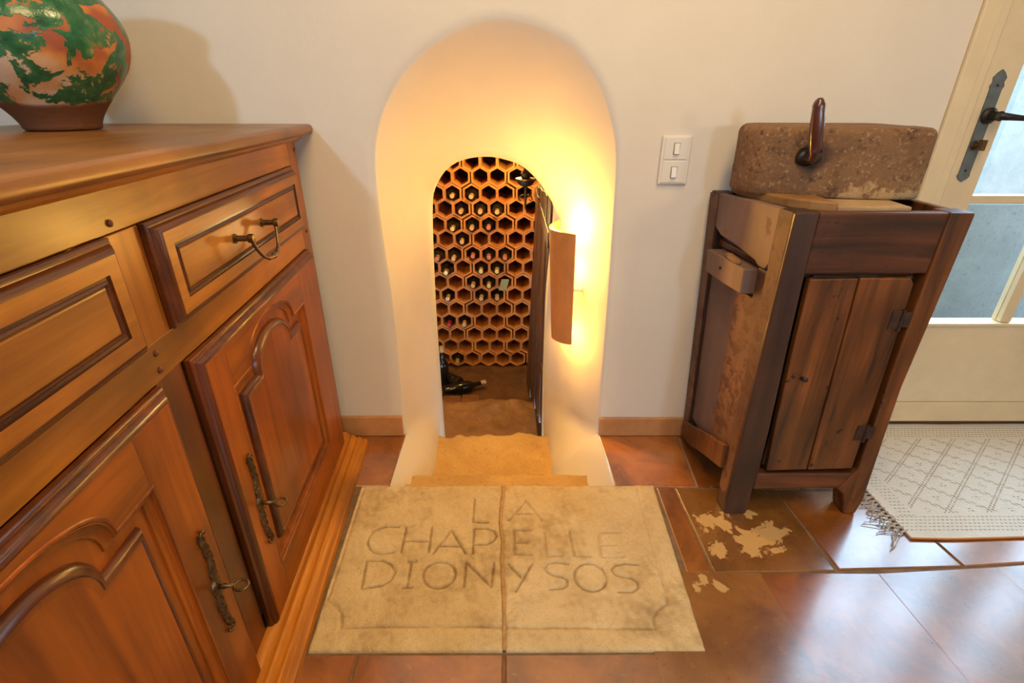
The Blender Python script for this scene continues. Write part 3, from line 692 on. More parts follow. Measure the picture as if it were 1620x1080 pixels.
# ================================================================ OLD CABINET WITH MILLSTONE
cab = thing('old_cabinet', (.76, -.19, 0), label='rustic dark brown wooden cabinet with open top and plank door, right of the arch', cat='cabinet')
CO = (.76, -.19, 0)
def lean(x, y, z):     # the old carcass is racked: its back left post leans outwards
    t = max(0, min(1, 1+y/.367)); k = max(0, min(1, (.80-x)/.2)); return (x-.045*t*k*max(0, z)/.815, y, z)
def cbox(name, mat, *b, bev=.004, sub=0, fn=lean, parent=None, jit=0):
    x0, x1, y0, y1, z0, z1 = b
    mb = MB(); nzs = max(1, int((z1-z0)/.05)); nys = max(1, int((y1-y0)/.06)); nxs = max(1, int((x1-x0)/.06))
    # subdivided box so that worn edges can wander
    bm = bmesh.new(); bmesh.ops.create_cube(bm, size=1)
    for v in bm.verts: v.co = Vector(((x0+x1)/2+v.co.x*(x1-x0), (y0+y1)/2+v.co.y*(y1-y0), (z0+z1)/2+v.co.z*(z1-z0)))
    def cut(axis, n, a, c):
        for k in range(1, n):
            no = [0, 0, 0]; no[axis] = 1; co = [0, 0, 0]; co[axis] = a+(c-a)*k/n
            bmesh.ops.bisect_plane(bm, geom=bm.verts[:]+bm.edges[:]+bm.faces[:], plane_co=co, plane_no=no)
    if jit: cut(2, nzs, z0, z1); cut(1, nys, y0, y1); cut(0, nxs, x0, x1)
    vs = []
    bm.verts.ensure_lookup_table()
    for v in bm.verts:
        p = Vector(fn(*v.co)); q = p*7
        if jit: p += Vector((noise.noise(q), noise.noise(q+Vector((5, 1, 2))), .6*noise.noise(q+Vector((1, 9, 4)))))*jit
        vs.append((p.x-CO[0], p.y-CO[1], max(p.z, .0006)-CO[2]))
    fs = [tuple(v.index for v in f.verts) for f in bm.faces]
    bm.free()
    return MB().add(vs, fs).obj(name, mat, parent or cab, bevel=bev, smooth=False)
# front left post ends in a foot, front right post in a curved foot
def foot(x, y, z):
    x, y, z = lean(x, y, z)
    if z < .09: k = (.09-z)/.09; y += .0; x += .0
    return (x, y, z)
def postpoly(name, mat, poly, y0, y1):
    vs = []; n = len(poly)
    MBo = MB(); f0 = [lean(p[0], y0, p[1]) for p in poly]; f1 = [lean(p[0], y1, p[1]) for p in poly]
    vs = [(a-CO[0], b-CO[1], max(c, .0006)) for a, b, c in f0+f1]
    MBo.add(vs, [tuple(range(n)), tuple(range(n, 2*n))[::-1]]+[(i, i+n, (i+1) % n+n, (i+1) % n) for i in range(n)])
    return MBo.obj(name, mat, cab, bevel=.004)
postpoly('post', 'rustic_dk', [(.587, 0), (.645, 0), (.650, .035), (.647, .085), (.652, .14), (.648, .3), (.640, .5), (.634, .69), (.632, .813), (.584, .813), (.583, .5), (.584, .2), (.584, .05)], -.367, -.315)
postpoly('post', 'rustic_v', [(.912, .0), (.945, .0), (.953, .05), (.950, .12), (.944, .25), (.938, .40), (.944, .6), (.950, .813), (.898, .813), (.899, .5), (.905, .30), (.908, .15), (.885, .11), (.873, .086), (.893, .07), (.902, .04)], -.367, -.315)
cbox('post', 'rustic_dk', .584, .624, -.055, -.012, 0, .80, jit=.003)
cbox('post', 'rustic_dk', .900, .945, -.055, -.012, 0, .80, jit=.003)
cbox('top_rail', 'rustic_h', .633, .897, -.366, -.342, .683, .813, jit=.0025)
cbox('bottom_rail', 'rustic_h', .650, .905, -.364, -.335, .086, .137, jit=.003)
cbox('side_panel', 'rustic_v', .925, .943, -.314, -.056, .10, .812, jit=.002)
cbox('back_panel', 'rustic_dk', .60, .93, -.030, -.014, .10, .79, jit=.002)
cbox('bottom_board', 'rustic_h', .60, .925, -.334, -.030, .10, .125)
cbox('shelf_board', 'rustic_h', .60, .925, -.334, -.030, .66, .68)
# left side: upper board, planks, small drawer front, crooked bottom brace
def lboard(name, mat, pts, x0, x1, jit=0, bev=.003):   # pts (y,z) polygon on the left face
    vs = []; n = len(pts)
    for x in (x0, x1):
        for y, z in pts:
            p = lean(x, y, z); vs.append((p[0]-CO[0], p[1]-CO[1], p[2]))
    return MB().add(vs, [tuple(range(n)), tuple(range(n, 2*n))[::-1]]+[(i, i+n, (i+1) % n+n, (i+1) % n) for i in range(n)]).obj(name, mat, cab, bevel=bev)
lboard('side_board', 'mauve', [(-.314, .690), (-.314, .812), (-.20, .808), (-.06, .800), (-.042, .795), (-.050, .715), (-.09, .697), (-.16, .693), (-.26, .680), (-.275, .672), (-.30, .672)], .584, .602)
lboard('side_plank', 'worm', [(-.314, .12), (-.314, .670), (-.272, .670), (-.272, .592), (-.200, .590), (-.200, .12)], .588, .602)
lboard('side_plank', 'mauve', [(-.198, .10), (-.198, .594), (-.052, .594), (-.052, .10)], .591, .603)
lboard('post_face', 'worm', [(-.358, .05), (-.357, .811), (-.3145, .811), (-.3145, .06)], 0.5833, .5838, bev=.001)
lboard('post_face', 'worm', [(-.0545, .03), (-.0545, .795), (-.014, .795), (-.014, .03)], .580, .5835, bev=.001)
lboard('side_recess', 'rustic_dk', [(-.31, .58), (-.31, .72), (-.05, .74), (-.05, .58)], .606, .612)
lboard('brace', 'rustic_v', [(-.320, .120), (-.318, .195), (-.20, .150), (-.10, .105), (-.028, .075), (-.025, .012), (-.10, .030), (-.20, .075)], .572, .5835)
dd = lboard('small_drawer', 'mauve', [(-.276, .603), (-.272, .664), (-.18, .662), (-.085, .660), (-.088, .600), (-.18, .600)], .556, .600)
mb = MB(); p = lean(.556, -.165, .633); mb.lathe([(0, -.002), (.0035, -.002), (.004, .002), (0, .004)], 7, lambda a, b, c: (p[0]-CO[0]-c, p[1]-CO[1]+a*1.6, p[2]+b)); mb.obj('nail', 'iron', dd)
p = lean(.565, -.20, .668); mb = MB(); mb.lathe([(0, -.04), (.006, -.038), (.009, -.02), (.009, .02), (.006, .035), (0, .037)], 12, lambda a, b, c: (p[0]-CO[0]+a, p[1]-CO[1]+c, p[2]+b)); tag(mb.obj('wooden_peg', 'palewood', cab, smooth='all'), label='pale rounded wooden peg above the small drawer')
# plank door
dv = []
cdoor = cbox('door', 'rustic_dk', .668, .888, -.345, -.338, .150, .672)
def dplank(poly, y0, y1):
    vs = []; n = len(poly)
    for y in (y0, y1):
        for x, z in poly: vs.append((x-CO[0], y-CO[1], z))
    return MB().add(vs, [tuple(range(n)), tuple(range(n, 2*n))[::-1]]+[(i, i+n, (i+1) % n+n, (i+1) % n) for i in range(n)]).obj('plank', 'rustic_v', cdoor, bevel=.003)
dplank([(.672, .146), (.776, .150), (.770, .30), (.762, .50), (.755, .672), (.650, .670), (.655, .5), (.662, .3)], -.363, -.345)
dplank([(.779, .150), (.893, .154), (.890, .35), (.883, .55), (.878, .660), (.868, .673), (.758, .673), (.765, .5), (.773, .3)], -.364, -.345)
for z in (.575, .268):
    c2 = .877 if z > .4 else .892
    h = MB(); h.box(c2-.024-CO[0], c2-.001-CO[0], -.3665-CO[1], -.3642-CO[1], z-.022, z+.022); hg = h.obj('hinge', 'rustiron', cdoor, bevel=.0008)
    h = MB(); h.box(c2+.004-CO[0], c2+.020-CO[0], -.3690-CO[1], -.3672-CO[1], z-.016, z+.020); h.obj('hinge_leaf', 'rustiron', hg, bevel=.0006)
    h = MB(); h.tube([(c2-CO[0], -.3675-CO[1], z-.026), (c2-CO[0], -.3675-CO[1], z+.026)], .0035, 8); h.obj('hinge_pin', 'rustiron', hg, smooth=True)
MB().lathe([(0, 0), (.005, 0), (.0045, .005), (.006, .009), (.004, .012), (0, .013)], 10, lambda a, b, c: (.693-CO[0]+a+c*.5, -.363-CO[1]-c, .425+b)).obj('door_stub', 'iron', cdoor, smooth=True)
# ---- the quern
q = thing('hand_millstone', (.74, -.15, .80), label='speckled brown stone hand mill block with upright wooden crank handle, on the old cabinet', cat='millstone')
QO = (.74, -.15, .80)
def qpoly(mb, poly, z0, z1, mapf=None, inset=0):
    n = len(poly); vs = [(x-QO[0], y-QO[1], z0-QO[2]) for x, y in poly]+[(x-QO[0], y-QO[1], z1-QO[2]) for x, y in poly]
    return mb.add(vs, [tuple(range(n))[::-1], tuple(range(n, 2*n))]+[(i, (i+1) % n, (i+1) % n+n, i+n) for i in range(n)])
front = catmull([(.548, -.10, 0), (.552, -.155, 0), (.570, -.195, 0), (.62, -.222, 0), (.70, -.243, 0), (.79, -.256, 0), (.86, -.262, 0), (.900, -.258, 0), (.916, -.235, 0), (.918, -.17, 0), (.915, -.08, 0)], 44)
poly = [(p.x, p.y) for p in front]+[(.90, -.052), (.57, -.052)]
rs = []
cx_, cy_ = .735, -.15
for i_, z in ((.012, .8262-.0075), (.005, .8275-.0075), (.001, .832-.0075), (0, .838), (.0, .86), (0, .89), (0, .92), (0, .95), (.002, .956), (.006, .962), (.013, .966), (.03, .9675)):
    r = []
    for x, y in poly:
        d = Vector((x-cx_, y-cy_)); l = d.length; k = (l-i_)/l; nn = .0022*noise.noise(Vector((x*26, y*26, z*26)))
        r.append((cx_+d.x*(k+nn/l)-QO[0], cy_+d.y*(k+nn/l)-QO[1], z-QO[2]+.001*noise.noise(Vector((x*30, y*30, 2)))))
    rs.append(r)
MB().rings(rs, True, True, True).obj('upper_stone', 'quern', q, smooth='all')
base = [(.576, -.05), (.570, -.10), (.578, -.16), (.594, -.22), (.615, -.268), (.645, -.302), (.680, -.324), (.690, -.327)]
mb = MB(); qpoly(mb, base+[(.690, -.05)], .803, .8260); tag(mb.obj('wooden_bed', 'palewood', q, bevel=.004), label='curved orange-brown wooden bed under the stone')
mb = MB(); qpoly(mb, [(.691, -.327), (.76, -.334), (.842, -.334), (.868, -.05), (.691, -.05)], .790, .8180); tag(mb.obj('lower_stone', 'quern_rub', q, bevel=.003), label='pale worn lower stone slab')
# worn pale chips low on the block
# iron socket and handle
mb = MB(); mb.lathe([(0, -.006), (.021, -.006), (.019, .004), (.014, .008), (.013, .020), (.0125, .030), (0, .032)], 18, lambda a, b, c: (.652+a*1.15-QO[0], -.236-c-QO[1], .906+b*.95-QO[2])); mb.obj('socket', 'iron', q, smooth=True)
mb = MB(); hp = catmull([(.648, -.262, .902), (.644, -.270, .925), (.637, -.272, .96), (.631, -.272, .995), (.629, -.271, 1.014), (.629, -.270, 1.022)], 26)
mb.tube([(p.x-QO[0], p.y-QO[1], p.z-QO[2]) for p in hp], [.0095]*4+[.0115+.0022*math.sin(PI*k/18) for k in range(18)]+[.0125, .0115, .009, .005], 16); tag(mb.obj('crank_handle', 'red_wood', q, smooth='all'), label='polished reddish-brown upright handle')
# flat iron ring at handle foot
mb = MB(); mb.lathe([(.0105, -.003), (.0125, -.003), (.0125, .003), (.0105, .003)], 14, lambda a, b, c: (.648+a-QO[0], -.268+b-QO[1], .921+c-QO[2])); mb.obj('ferrule', 'iron', q, smooth=True)

# ================================================================ SCONCE IN THE NICHE
SX, SY = .17, .11
sn = thing('tile_wall_lamp', (SX, SY, .5), label='curved terracotta roof tile wall lamp on the right side of the arch', cat='wall lamp')
def sarc(s, off):
    pts = []
    for k in range(15):
        a = k/14; # from near edge to far edge, bulging to -x
        A_, B_ = Vector((.184, .035)), Vector((.150, .185)); p = A_.lerp(B_, a); bul = .046*math.sin(PI*a)**.8
        n_ = Vector((-(B_-A_).y, (B_-A_).x)).normalized(); c = (A_+B_)/2
        p = p+n_*(bul+off); p = c+(p-c)*s; pts.append(p)
    return pts
rs = []
for k in range(13):
    t = k/12; z = .308+.362*t; s = .82+.18*t; a = sarc(s, 0); b = sarc(s, -.009)[::-1]
    sh = .012*(1-t)
    top = .010 if k == 12 else 0
    rs.append([(p.x+sh-SX, p.y-SY, z-.5+wob((p.x, p.y, z), .003, 20)+(.05*(p.y-.1) if k == 12 else (-.05*(p.y-.1) if k == 0 else 0))) for p in a+b])
MB().rings(rs, True, True, True).obj('tile_shade', 'sconce', sn, smooth=True)
MB().lathe([(0, -.05), (.010, -.05), (.012, -.03), (.018, -.012), (.021, .006), (.017, .022), (.008, .032), (0, .034)], 16, lambda a, b, c: (.188+a*.6-SX, .105+b*.6-SY, .545+c-.5)).obj('bulb', 'lampbulb', sn, smooth='all')
MB().tube([(.230-SX, .108-SY, -.025), (.188-SX, .105-SY, -.025), (.188-SX, .105-SY, .0)], .008, 10).obj('bulb_holder', 'white_plastic', sn, smooth=True)
point('wall_lamp_light', (.146, .112, .676), .014, 11, WARM)
point('wall_lamp_light', (.162, .108, .50), .014, 1.6, WARM)
point('wall_lamp_light', (.160, .108, .312), .014, 3.8, WARM)
point('cellar_lamp_light', (.02, 1.50, .84), .05, 42, (1, .66, .18))
point('cellar_lamp_light', (-.55, 1.0, .45), .08, 14.0, (1, .64, .24))
point('cellar_lamp_light', (-.10, .75, .55), .06, 6.0, (1, .64, .24))

# ================================================================ WINE RACK
rk = thing('wine_rack', (-.126, 1.89, -.775), label='tall honeycomb wine rack of hexagonal terracotta bottle cells in the cellar', cat='wine rack')
P_ = .107
def hexv(cx, cz, flats, n=6): R_ = flats/math.sqrt(3); return [(cx+R_*math.sin(PI/3*k), cz+R_*math.cos(PI/3*k)) for k in range(6)]
def block(cells):
    mb = MB(); mi = MB()
    for cx, cz in cells:
        o_ = hexv(cx, cz, P_+.0075); i_ = hexv(cx, cz, P_-.0175); i2 = hexv(cx, cz, P_-.0165)
        rs = [[(x, .30, z) for x, z in o_], [(x, .002, z) for x, z in o_], [(x, 0, z) for x, z in hexv(cx, cz, P_+.0045)], [(x, 0, z) for x, z in hexv(cx, cz, P_-.0155)], [(x, .003, z) for x, z in i_], [(x, .30, z) for x, z in i2]]
        mb.rings(rs, True, False, False)
    return mb
R3 = .0927
A_ = [(-P_, R3/2), (0, R3/2), (P_, R3/2), (-P_/2, -R3/2), (P_/2, -R3/2)]
B_ = [(-P_/2, R3/2), (P_/2, R3/2), (-P_, -R3/2), (0, -R3/2), (P_, -R3/2)]
bA = block(A_).obj('cell_block', 'terracotta', rk, fix=True); bB = block(B_).obj('cell_block', 'terracotta', rk, fix=True)
firstA = firstB = True; HP = .2825; cells = {}
for k in range(-1, 7):
    zc = .6177-.1962*k+.775
    for c in range(-2, 3):
        x = c*HP-.0022*k; isA = c % 2 == 0; src = bA if isA else bB
        if (isA and firstA) or (not isA and firstB):
            src.location = (x, 0, zc); firstA, firstB = (False, firstB) if isA else (firstA, False)
        else: shared(src, 'cell_block', (x, 0, zc), rk)
b3 = block([(-P_, 0), (0, 0), (P_, 0)]).obj('cell_block', 'terracotta', rk)
b3.location = (-.374+.126, 0, .0675)
for x in (-.043+.126, .295+.126, -.71+.126): shared(b3, 'cell_block', (x, 0, .0675), rk)
MB().box(-.80, .85, .295, .31, 0, 1.72).obj('shade_backing', 'shadedark', rk)  # sheet added behind the cells, their deep shade put into its colour

# bottles lying in the cells: necks toward the room
bt = thing('wine_bottle')
mb = MB(); prof = [(0, .235), (.030, .235), (.036, .230), (.0375, .222), (.0375, .075), (.036, .060), (.028, .045), (.018, .034), (.0145, .026), (.0140, .004), (0, .004)]
mb.lathe(prof, 20, lambda a, b, c: (a, c, b)); mb.obj('bottle_body', 'bottle', bt, smooth='all')
mb = MB(); mb.lathe([(0, -.030), (.0125, -.030), (.0148, -.0275), (.0148, -.017), (.0140, -.014), (.0148, .020), (.0150, .026), (0, .027)], 16, lambda a, b, c: (a, c, b)); capo = mb.obj('capsule', 'capsule_tan', bt, smooth=True)
capmeshes = {}
for nm in ('capsule_tan', 'capsule_red', 'capsule_pink', 'capsule_gold'):
    me = capo.data.copy(); me.materials.clear(); me.materials.append(M[nm]); capmeshes[nm] = me
ORD = ['topmost', 'second', 'third', 'fourth', 'fifth', 'sixth', 'seventh', 'eighth', 'ninth', 'tenth', 'eleventh', 'twelfth', 'thirteenth', 'fourteenth']
rows = [(.464, [(-.361, 'capsule_tan', .02), (-.234, 'capsule_tan', 0)]),
        (.367, [(-.311, 'capsule_tan', 0), (-.184, 'capsule_tan', -.005), (-.074, 'capsule_gold', -.012)]),
        (.268, [(-.365, 'capsule_gold', -.02), (-.243, 'capsule_tan', .0), (-.134, 'capsule_pink', .01)]),
        (.1755, [(-.505, 'capsule_tan', .03), (-.316, 'capsule_tan', .012)]),
        (.074, [(-.475, 'capsule_pink', -.02), (-.369, 'capsule_tan', -.02), (-.249, 'capsule_pink', .04), (-.140, 'capsule_pink', .01), (-.031, 'capsule_pink', .0)]),
        (-.024, [(-.507, 'capsule_tan', .05), (-.423, 'capsule_gold', -.025), (-.197, 'capsule_gold', .005), (-.087, 'capsule_gold', .005)]),
        (-.128, [(-.249, 'capsule_tan', .01), (-.144, 'capsule_gold', .01)]),
        (-.2215, [(-.424, 'capsule_tan', .01), (-.199, 'capsule_tan', .01), (-.092, 'capsule_tan', .02)]),
        (-.412, [(-.419, 'capsule_red', .015), (-.313, 'capsule_tan', .015)]),
        (-.708, [(-.374, 'capsule_gold', .0)])]
first = True
for ri, (z, bs_) in enumerate(rows):
    # snap to the cell grid
    for bi, (x, capn, dy) in enumerate(bs_):
        if first: r = bt; kids = list(bt.children)
        else:
            r = bt.copy(); COL.objects.link(r); kids = []
            for ch in bt.children: c = ch.copy(); COL.objects.link(c); c.parent = r; kids.append(c)
        best = None
        for k in range(-1, 8):
            for c in range(-2, 3):
                cl = (A_ if c % 2 == 0 else B_) if k < 7 else []
                for (dx, dz) in cl:
                    X, Z_ = -.126+c*HP-.0022*k+dx, .6177-.1962*k+dz
                    dd_ = (X-x)**2+(Z_-z)**2
                    if best is None or dd_ < best[0]: best = (dd_, X, Z_)
            if k == 7: 
                dd_ = (-.374-x)**2+(-.7075-z)**2
                if dd_ < best[0]: best = (dd_, -.374, -.7075)
        _, X, Z_ = best
        r.location = (X, 1.850+dy, Z_-.0055)
        r.rotation_euler = (0, 0, random.uniform(-.03, .03))
        for ch in kids:
            if ch.name.startswith('capsule'): ch.data = capmeshes[capn]
        cn = {'capsule_tan': 'tan', 'capsule_gold': 'gold', 'capsule_pink': 'pinkish', 'capsule_red': 'red'}[capn]
        pos = ['leftmost', 'second from left', 'third from left', 'fourth from left', 'fifth from left'][bi] if len(bs_) > 1 else 'the only one'
        r['label'] = f'{cn}-capped wine bottle, {pos} in the {ORD[ri]} bottle row of the rack'
        r['category'] = 'bottle'; r['group'] = 'wine bottles lying in the rack'; first = False
# standing bottles at lower left of the cellar
for i, (x, y, z, rx_, rz_, lab) in enumerate(((-.445, 1.60, 0, 0, 0, 'dark wine bottle standing on cellar floor at left, nearest the rack'), (-.43, 1.46, .040, -PI/2, -1.15, 'dark wine bottle lying on cellar floor at lower left'), (-.47, 1.37, .040, -PI/2, -1.75, 'dark wine bottle lying at the left jamb, nearest the steps'), (-.33, 1.57, .040, -PI/2, .9, 'dark wine bottle lying close under the rack at left'))):
    t = thing('wine_bottle', (x, y, -.765+z), label=lab, cat='bottle', group='loose bottles on the cellar floor')
    t.rotation_euler = (rx_, 0, rz_)
    MB().lathe([(0, 0), (.034, 0), (.0385, .006), (.0385, .16), (.034, .185), (.02, .205), (.0145, .225), (.0145, .29), (0, .29)], 20).obj('bottle_body', 'bottle', t, smooth='all')
    MB().lathe([(0, .262), (.0158, .262), (.0158, .298), (0, .299)], 14).obj('capsule', 'capsule_tan', t, smooth=True)
# olive card leaning in one cell
tag(MB().box(-.030, .022, -.001, .001, -.040, .040, lambda x, y, z: (x+z*.25, y, z)).obj('card_panel', 'cardpanel', None, loc=(-.030, 1.885, -.135)), label='olive card propped in one rack cell', cat='card')
# rubble and low bricks before the rack
rub = thing('brick_rubble', (-.30, 1.3, -.775), label='low course of loose reddish bricks before the rack at left', cat='bricks')
for i in range(7):
    MB().box(-.055, .055, -.04, .04, 0, .035, lambda x, y, z, i=i: (x+[-.12, 0, .13, -.06, .06, .2, -.13][i], y+[0, .02, -.01, .0, .01, .0, -.09][i]+.0, z+[.0, .0, .0, .036, .036, 0, 0][i]+.022)).obj('brick', 'oldbrick', rub, bevel=.005)

# ---- dark plank screen beside the stairs
pk = thing('cellar_plank_door', (.12, .9, -.6), label='dark vertical-plank wooden door standing open along the right of the cellar stairs', cat='door')
n = 7
for i in range(n):
    ya, yb = .46+.142*i, .46+.142*(i+1)-.006
    tb = (ya-.4)/1.05; zt = .70-.12*tb+.01*math.sin(i*3); zb = -.30-.40*tb
    def pm(x, y, z): return (x-.035*max(0, (.6-z))/1.3*((y-.4)), y, z)
    mb = MB(); mb.box(.150-.004*(i % 2), .172, ya, yb, zb, zt, pm); inloc(mb, (.12, .9, -.6)).obj('plank', 'cellar_wood', pk, bevel=.003)
mb = MB(); mb.box(.142, .150, .42, 1.45, .52, .58); mb.box(.142, .150, .42, 1.45, -.1, -.04); inloc(mb, (.12, .9, -.6)).obj('batten', 'cellar_wood', pk, bevel=.002)
# ---- hanging iron candle lamp
LX, LY, LZ = .083, 1.2, .625
cl = thing('iron_candle_lamp', (LX, LY, LZ), label='dark iron candle lamp with round drip dish, hanging at the top right of the opening', cat='lamp')
MB().lathe([(0, .0), (.012, -.004), (.030, .002), (.042, .016), (.046, .032), (.048, .034), (.044, .035), (.038, .026), (.020, .012), (0, .010)], 24).obj('drip_dish', 'iron', cl, smooth=True)
MB().lathe([(.046, .030), (.050, .030), (.050, .036), (.046, .036)], 28).obj('dish_rim', 'brass', cl, smooth=True)
MB().tube([(0, 0, .01), (0, 0, -.03), (0, 0, -.07), (0, 0, -.105), (0, 0, -.12)], [.009, .007, .006, .005, .001], 10).obj('stem', 'iron', cl, smooth='all')
MB().lathe([(0, .012), (.020, .012), (.022, .045), (.026, .06), (.012, .072), (.006, .09), (0, .10)], 16).obj('candle_cup', 'iron', cl, smooth=True)
mb = MB()
for s in (-1, 1):
    mb.tube([(0, 0, -.05), (s*.015, 0, -.045), (s*.030, 0, -.052), (s*.034, 0, -.066), (s*.026, 0, -.074), (s*.020, 0, -.067)], [.004, .004, .0035, .003, .003, .004], 8)
mb.obj('scroll', 'iron', cl, smooth='all')
MB().tube([(0, 0, .09), (.02, .02, .2), (.03, .03, .43)], .003, 6).obj('hanging_rod', 'iron', cl)

# ================================================================ GLAZED DOOR
def xz(mb, *b): return mb.box(*b)
fr_ = MB(); fr_.box(1.106, 1.150, -.010, .06, .0, 2.12); fr_.box(1.150, 1.176, -.002, .06, 0, 2.12); fr_.box(2.622, 2.70, -.008, .06, 0, 2.12); fr_.box(1.106, 2.70, -.0075, .06, 2.05, 2.118)
o = fr_.obj('trim_2', 'cream', bevel=.004); tag(o, kind='structure')
o = MB().box(1.176, 1.196, .024, .060, .012, 2.05).obj('trim_3', 'gapbrown'); tag(o, kind='structure')
o = MB().box(1.12, 2.68, .045, .115, .0006, .022).obj('trim_4', 'rustic_h', bevel=.004); tag(o, kind='structure')
dg = thing('door_1', (1.2, .06, .03), kind='structure')
DO = (1.2, .06, .03)
def dpart(name, mat, *b, par=None, bev=.002):
    mb = MB(); mb.box(*b); inloc(mb, DO); return mb.obj(name, mat, par or dg, bevel=bev)
F, Bk = .030, .075
dpart('stile', 'cream', 1.197, 1.285, F, Bk, .028, 2.04); dpart('stile', 'cream', 1.815, 1.905, F, Bk, .028, 2.04)
dpart('bottom_rail', 'cream', 1.286, 1.814, F+.001, Bk, .028, .104); dpart('lower_panel', 'cream', 1.286, 1.814, F+.003, Bk, .1055, .383)
dpart('rail', 'cream', 1.286, 1.814, F-.004, Bk, .384, .394); dpart('top_rail', 'cream', 1.286, 1.814, F, Bk, 1.95, 2.04)
for z in (.768, 1.16, 1.55): dpart('glazing_bar', 'cream', 1.286, 1.814, F+.006, Bk-.008, z-.011, z+.011)
dpart('glazing_bar', 'cream', 1.528, 1.562, F+.005, Bk-.007, .395, 1.949)
zs_ = [.395, .757, .779, 1.149, 1.171, 1.539, 1.561, 1.949]
for a, b in ((.395, .757), (.779, 1.149), (1.171, 1.539), (1.561, 1.949)):
    for x0, x1 in ((1.286, 1.528), (1.562, 1.814)): dpart('pane', 'glass', x0, x1, .050, .053, a, b, bev=0)
# long iron lock plate with trefoil ends
prof = [(-.015, .0), (.015, .0), (.015, .205), (.018, .212), (.014, .222), (.017, .232), (.009, .243), (0, .250), (-.009, .243), (-.017, .232), (-.014, .222), (-.018, .212), (-.015, .205)]
low = [(.015, 0), (.017, -.006), (.012, -.013), (0, -.021), (-.012, -.013), (-.017, -.006), (-.015, 0)]
outl = prof[1:]+[(-.015, 0)]+low[::-1][1:-1]
mb = MB(); mb.prism(outl, F-.0035, F-.0003, lambda p, t: (1.236+p[0], t, .838+p[1])); inloc(mb, DO); pl = mb.obj('lock_plate', 'greyiron', dg)
tag(pl, label='grey-blue iron lock plate')
mb = MB(); mb.lathe([(0, 0), (.019, 0), (.020, .005), (.013, .010), (.010, .028), (.012, .036), (0, .038)], 18, lambda a, b, c: (1.241+a-DO[0], F-.004-c-DO[1], .982+b-DO[2])); mb.obj('handle_rose', 'iron', pl, smooth=True)
mb = MB(); mb.tube([(1.241-DO[0], F-.034-DO[1], .982-DO[2]), (1.275-DO[0], F-.036-DO[1], .980-DO[2]), (1.31-DO[0], F-.037-DO[1], .977-DO[2]), (1.35-DO[0], F-.037-DO[1], .975-DO[2]), (1.38-DO[0], F-.034-DO[1], .972-DO[2])], [.010, .0085, .0065, .0085, .007], 12); mb.obj('lever_handle', 'iron', pl, smooth='all')
mb = MB(); mb.lathe([(0, 0), (.011, 0), (.011, .003), (.006, .004), (.006, .012), (0, .013)], 14, lambda a, b, c: (1.234+a-DO[0], F-.004-c-DO[1], .910+b-DO[2])); mb.box(1.231-DO[0], 1.243-DO[0], F-.030-DO[1], F-.016-DO[1], .899-DO[2], .925-DO[2]); mb.obj('thumb_turn', 'brass', pl, smooth=True)
for z in (.846, 1.052): mb = MB(); mb.lathe([(0, 0), (.0035, 0), (.003, .001), (0, .0012)], 8, lambda a, b, c, z=z: (1.236+a-DO[0], F-.0036-c-DO[1], z+b-DO[2])); mb.obj('screw', 'iron', pl)
leaf2 = thing('door_2', (1.2+.714, .06, .03), kind='structure')
for ch in list(dg.children):
    if ch.name.startswith('lock_plate'): continue
    c = ch.copy(); COL.objects.link(c); c.parent = leaf2
# outdoors seen through the panes
o = MB().box(.6, 30, .3, 24, -.14, -.06).obj('terrace', 'terrace'); tag(o, kind='structure')
o = MB().box(3.27, 9, 2.2, 2.45, -.06, 1.45).obj('wall_garden', 'stucco'); tag(o, kind='structure')
o = MB().box(1.12, 5.5, .98, 1.12, -.06, .585).obj('wall_terrace', 'stucco', bevel=.008); tag(o, kind='structure')
o = MB().box(6, 22, 11.6, 11.8, -.06, .80).obj('wall_boundary', 'terrace'); tag(o, kind='structure')
sh = thing('green_shrub', (12.6, 12.6, -.06), label='leafy green shrub outdoors behind the glazed door', cat='shrub')
rnd = random.Random(3); mb = MB()
for i in range(2600):
    a = Vector((rnd.gauss(0, 1), rnd.gauss(0, 1), rnd.gauss(0, 1))).normalized()*rnd.uniform(.6, 1)
    c = Vector((a.x*2.2, a.y*.6, 1.3+a.z*1.0)); u = Vector((rnd.gauss(0, 1), rnd.gauss(0, 1), rnd.gauss(0, 1))).normalized(); v_ = u.orthogonal().normalized(); s_ = rnd.uniform(.05, .11)
    mb.add([c-u*s_, c+v_*s_*.5, c+u*s_, c-v_*s_*.5], [(0, 1, 2, 3)])
tag(mb.obj('leaves', 'leaf', sh, fix=False), kind='stuff')
MB().tube([(0, 0, 0), (.05, 0, .5), (.0, .05, 1.1)], [.04, .03, .02], 8).obj('trunk', 'rustic_dk', sh, smooth=True)

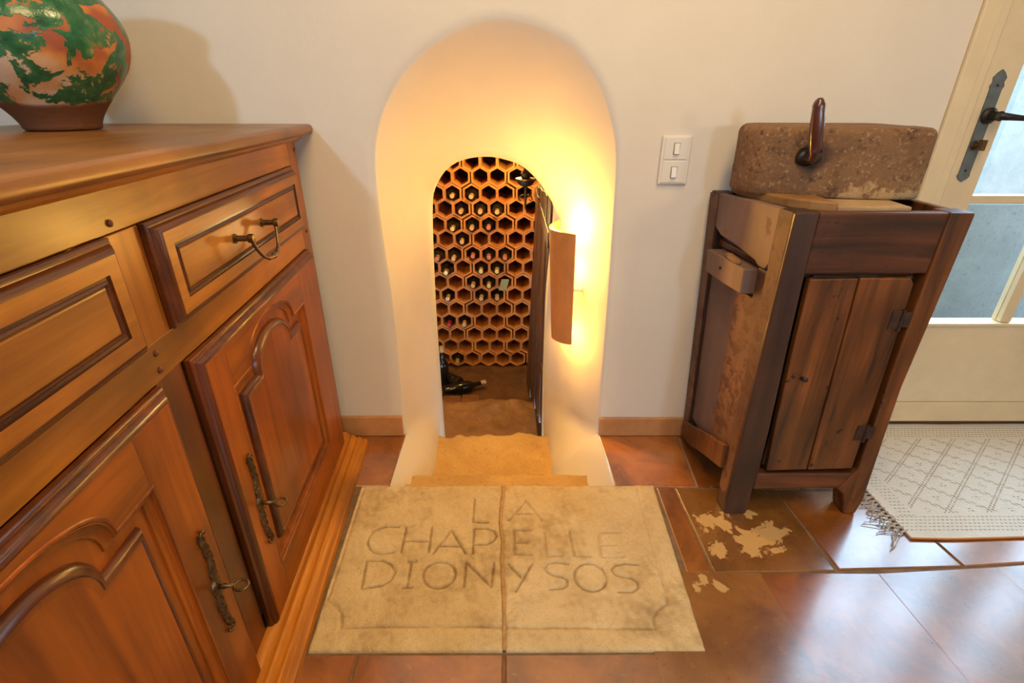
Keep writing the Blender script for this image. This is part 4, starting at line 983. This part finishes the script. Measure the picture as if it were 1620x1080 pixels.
# ================================================================ RUG
rg = thing('woven_rug', (1.022, -.455, .001), label='cream woven cotton rug with lozenge pattern, in front of the glazed door', cat='rug')
mb = MB(); nx, ny = 60, 40; W, Hh = .93, .50; vs = []; fs = []
def rz(x, y): return .0065+.0012*noise.noise(Vector((x*5, y*5, 1)))
def rx(x, y): return x+.004*noise.noise(Vector((0, y*8, 5)))*(1-x/W)+.012*(1-y/Hh)*(1-x/W), y+.004*noise.noise(Vector((x*5, 0, 9)))
for j in range(ny+1):
    for i in range(nx+1):
        x, y = W*i/nx, Hh*j/ny; X, Y = rx(x, y); vs.append((X, Y, rz(x, y)))
for j in range(ny):
    for i in range(nx): a = j*(nx+1)+i; fs.append((a, a+1, a+nx+2, a+nx+1))
bd = list(range(nx+1))+[j*(nx+1)+nx for j in range(1, ny+1)]+[ny*(nx+1)+i for i in range(nx-1, -1, -1)]+[j*(nx+1) for j in range(ny-1, 0, -1)]
n0 = len(vs)
for b_ in bd: vs.append((vs[b_][0], vs[b_][1], .0004))
for k in range(len(bd)): k2 = (k+1) % len(bd); fs.append((bd[k], n0+k, n0+k2, bd[k2]))
mb.add(vs, fs).obj('weave', 'rug', rg, smooth=True)
mb = MB(); mb.tube([(rx(x*W/40, 0)[0], rx(x*W/40, 0)[1]-.001, .004) for x in range(41)], .0028, 6); tag(mb.obj('edge_binding', 'terracotta', rg, smooth='all'), label='thin red-brown edge cord')
mb = MB(); rnd = random.Random(5)
for k in range(34):
    y = .02+.46*k/33; x0 = rx(0, y)[0]
    for s_ in range(4):
        L_ = rnd.uniform(.030, .065)*(1.5 if y < .06 else 1); a = rnd.uniform(-.6, .5)-.25
        pts = [(x0+.004, y+rnd.uniform(-.004, .004), .006), (x0-.010, y-.002+rnd.uniform(-.003, .003), .007), (x0-L_*.5, y+a*L_*.5+rnd.uniform(-.004, .004), .005), (x0-L_*.8, y+a*L_+rnd.uniform(-.006, .006), .004), (x0-L_, y+a*L_*1.3, .0015)]
        mb.tube(pts, .0011, 5)
    mb.tube([(x0-.008, y-.002, .006), (x0-.013, y-.002, .006), (x0-.018, y-.003, .005)], [.002, .0038, .002], 6)
tag(mb.obj('fringe', 'fringe', rg, smooth='all'), kind='stuff')
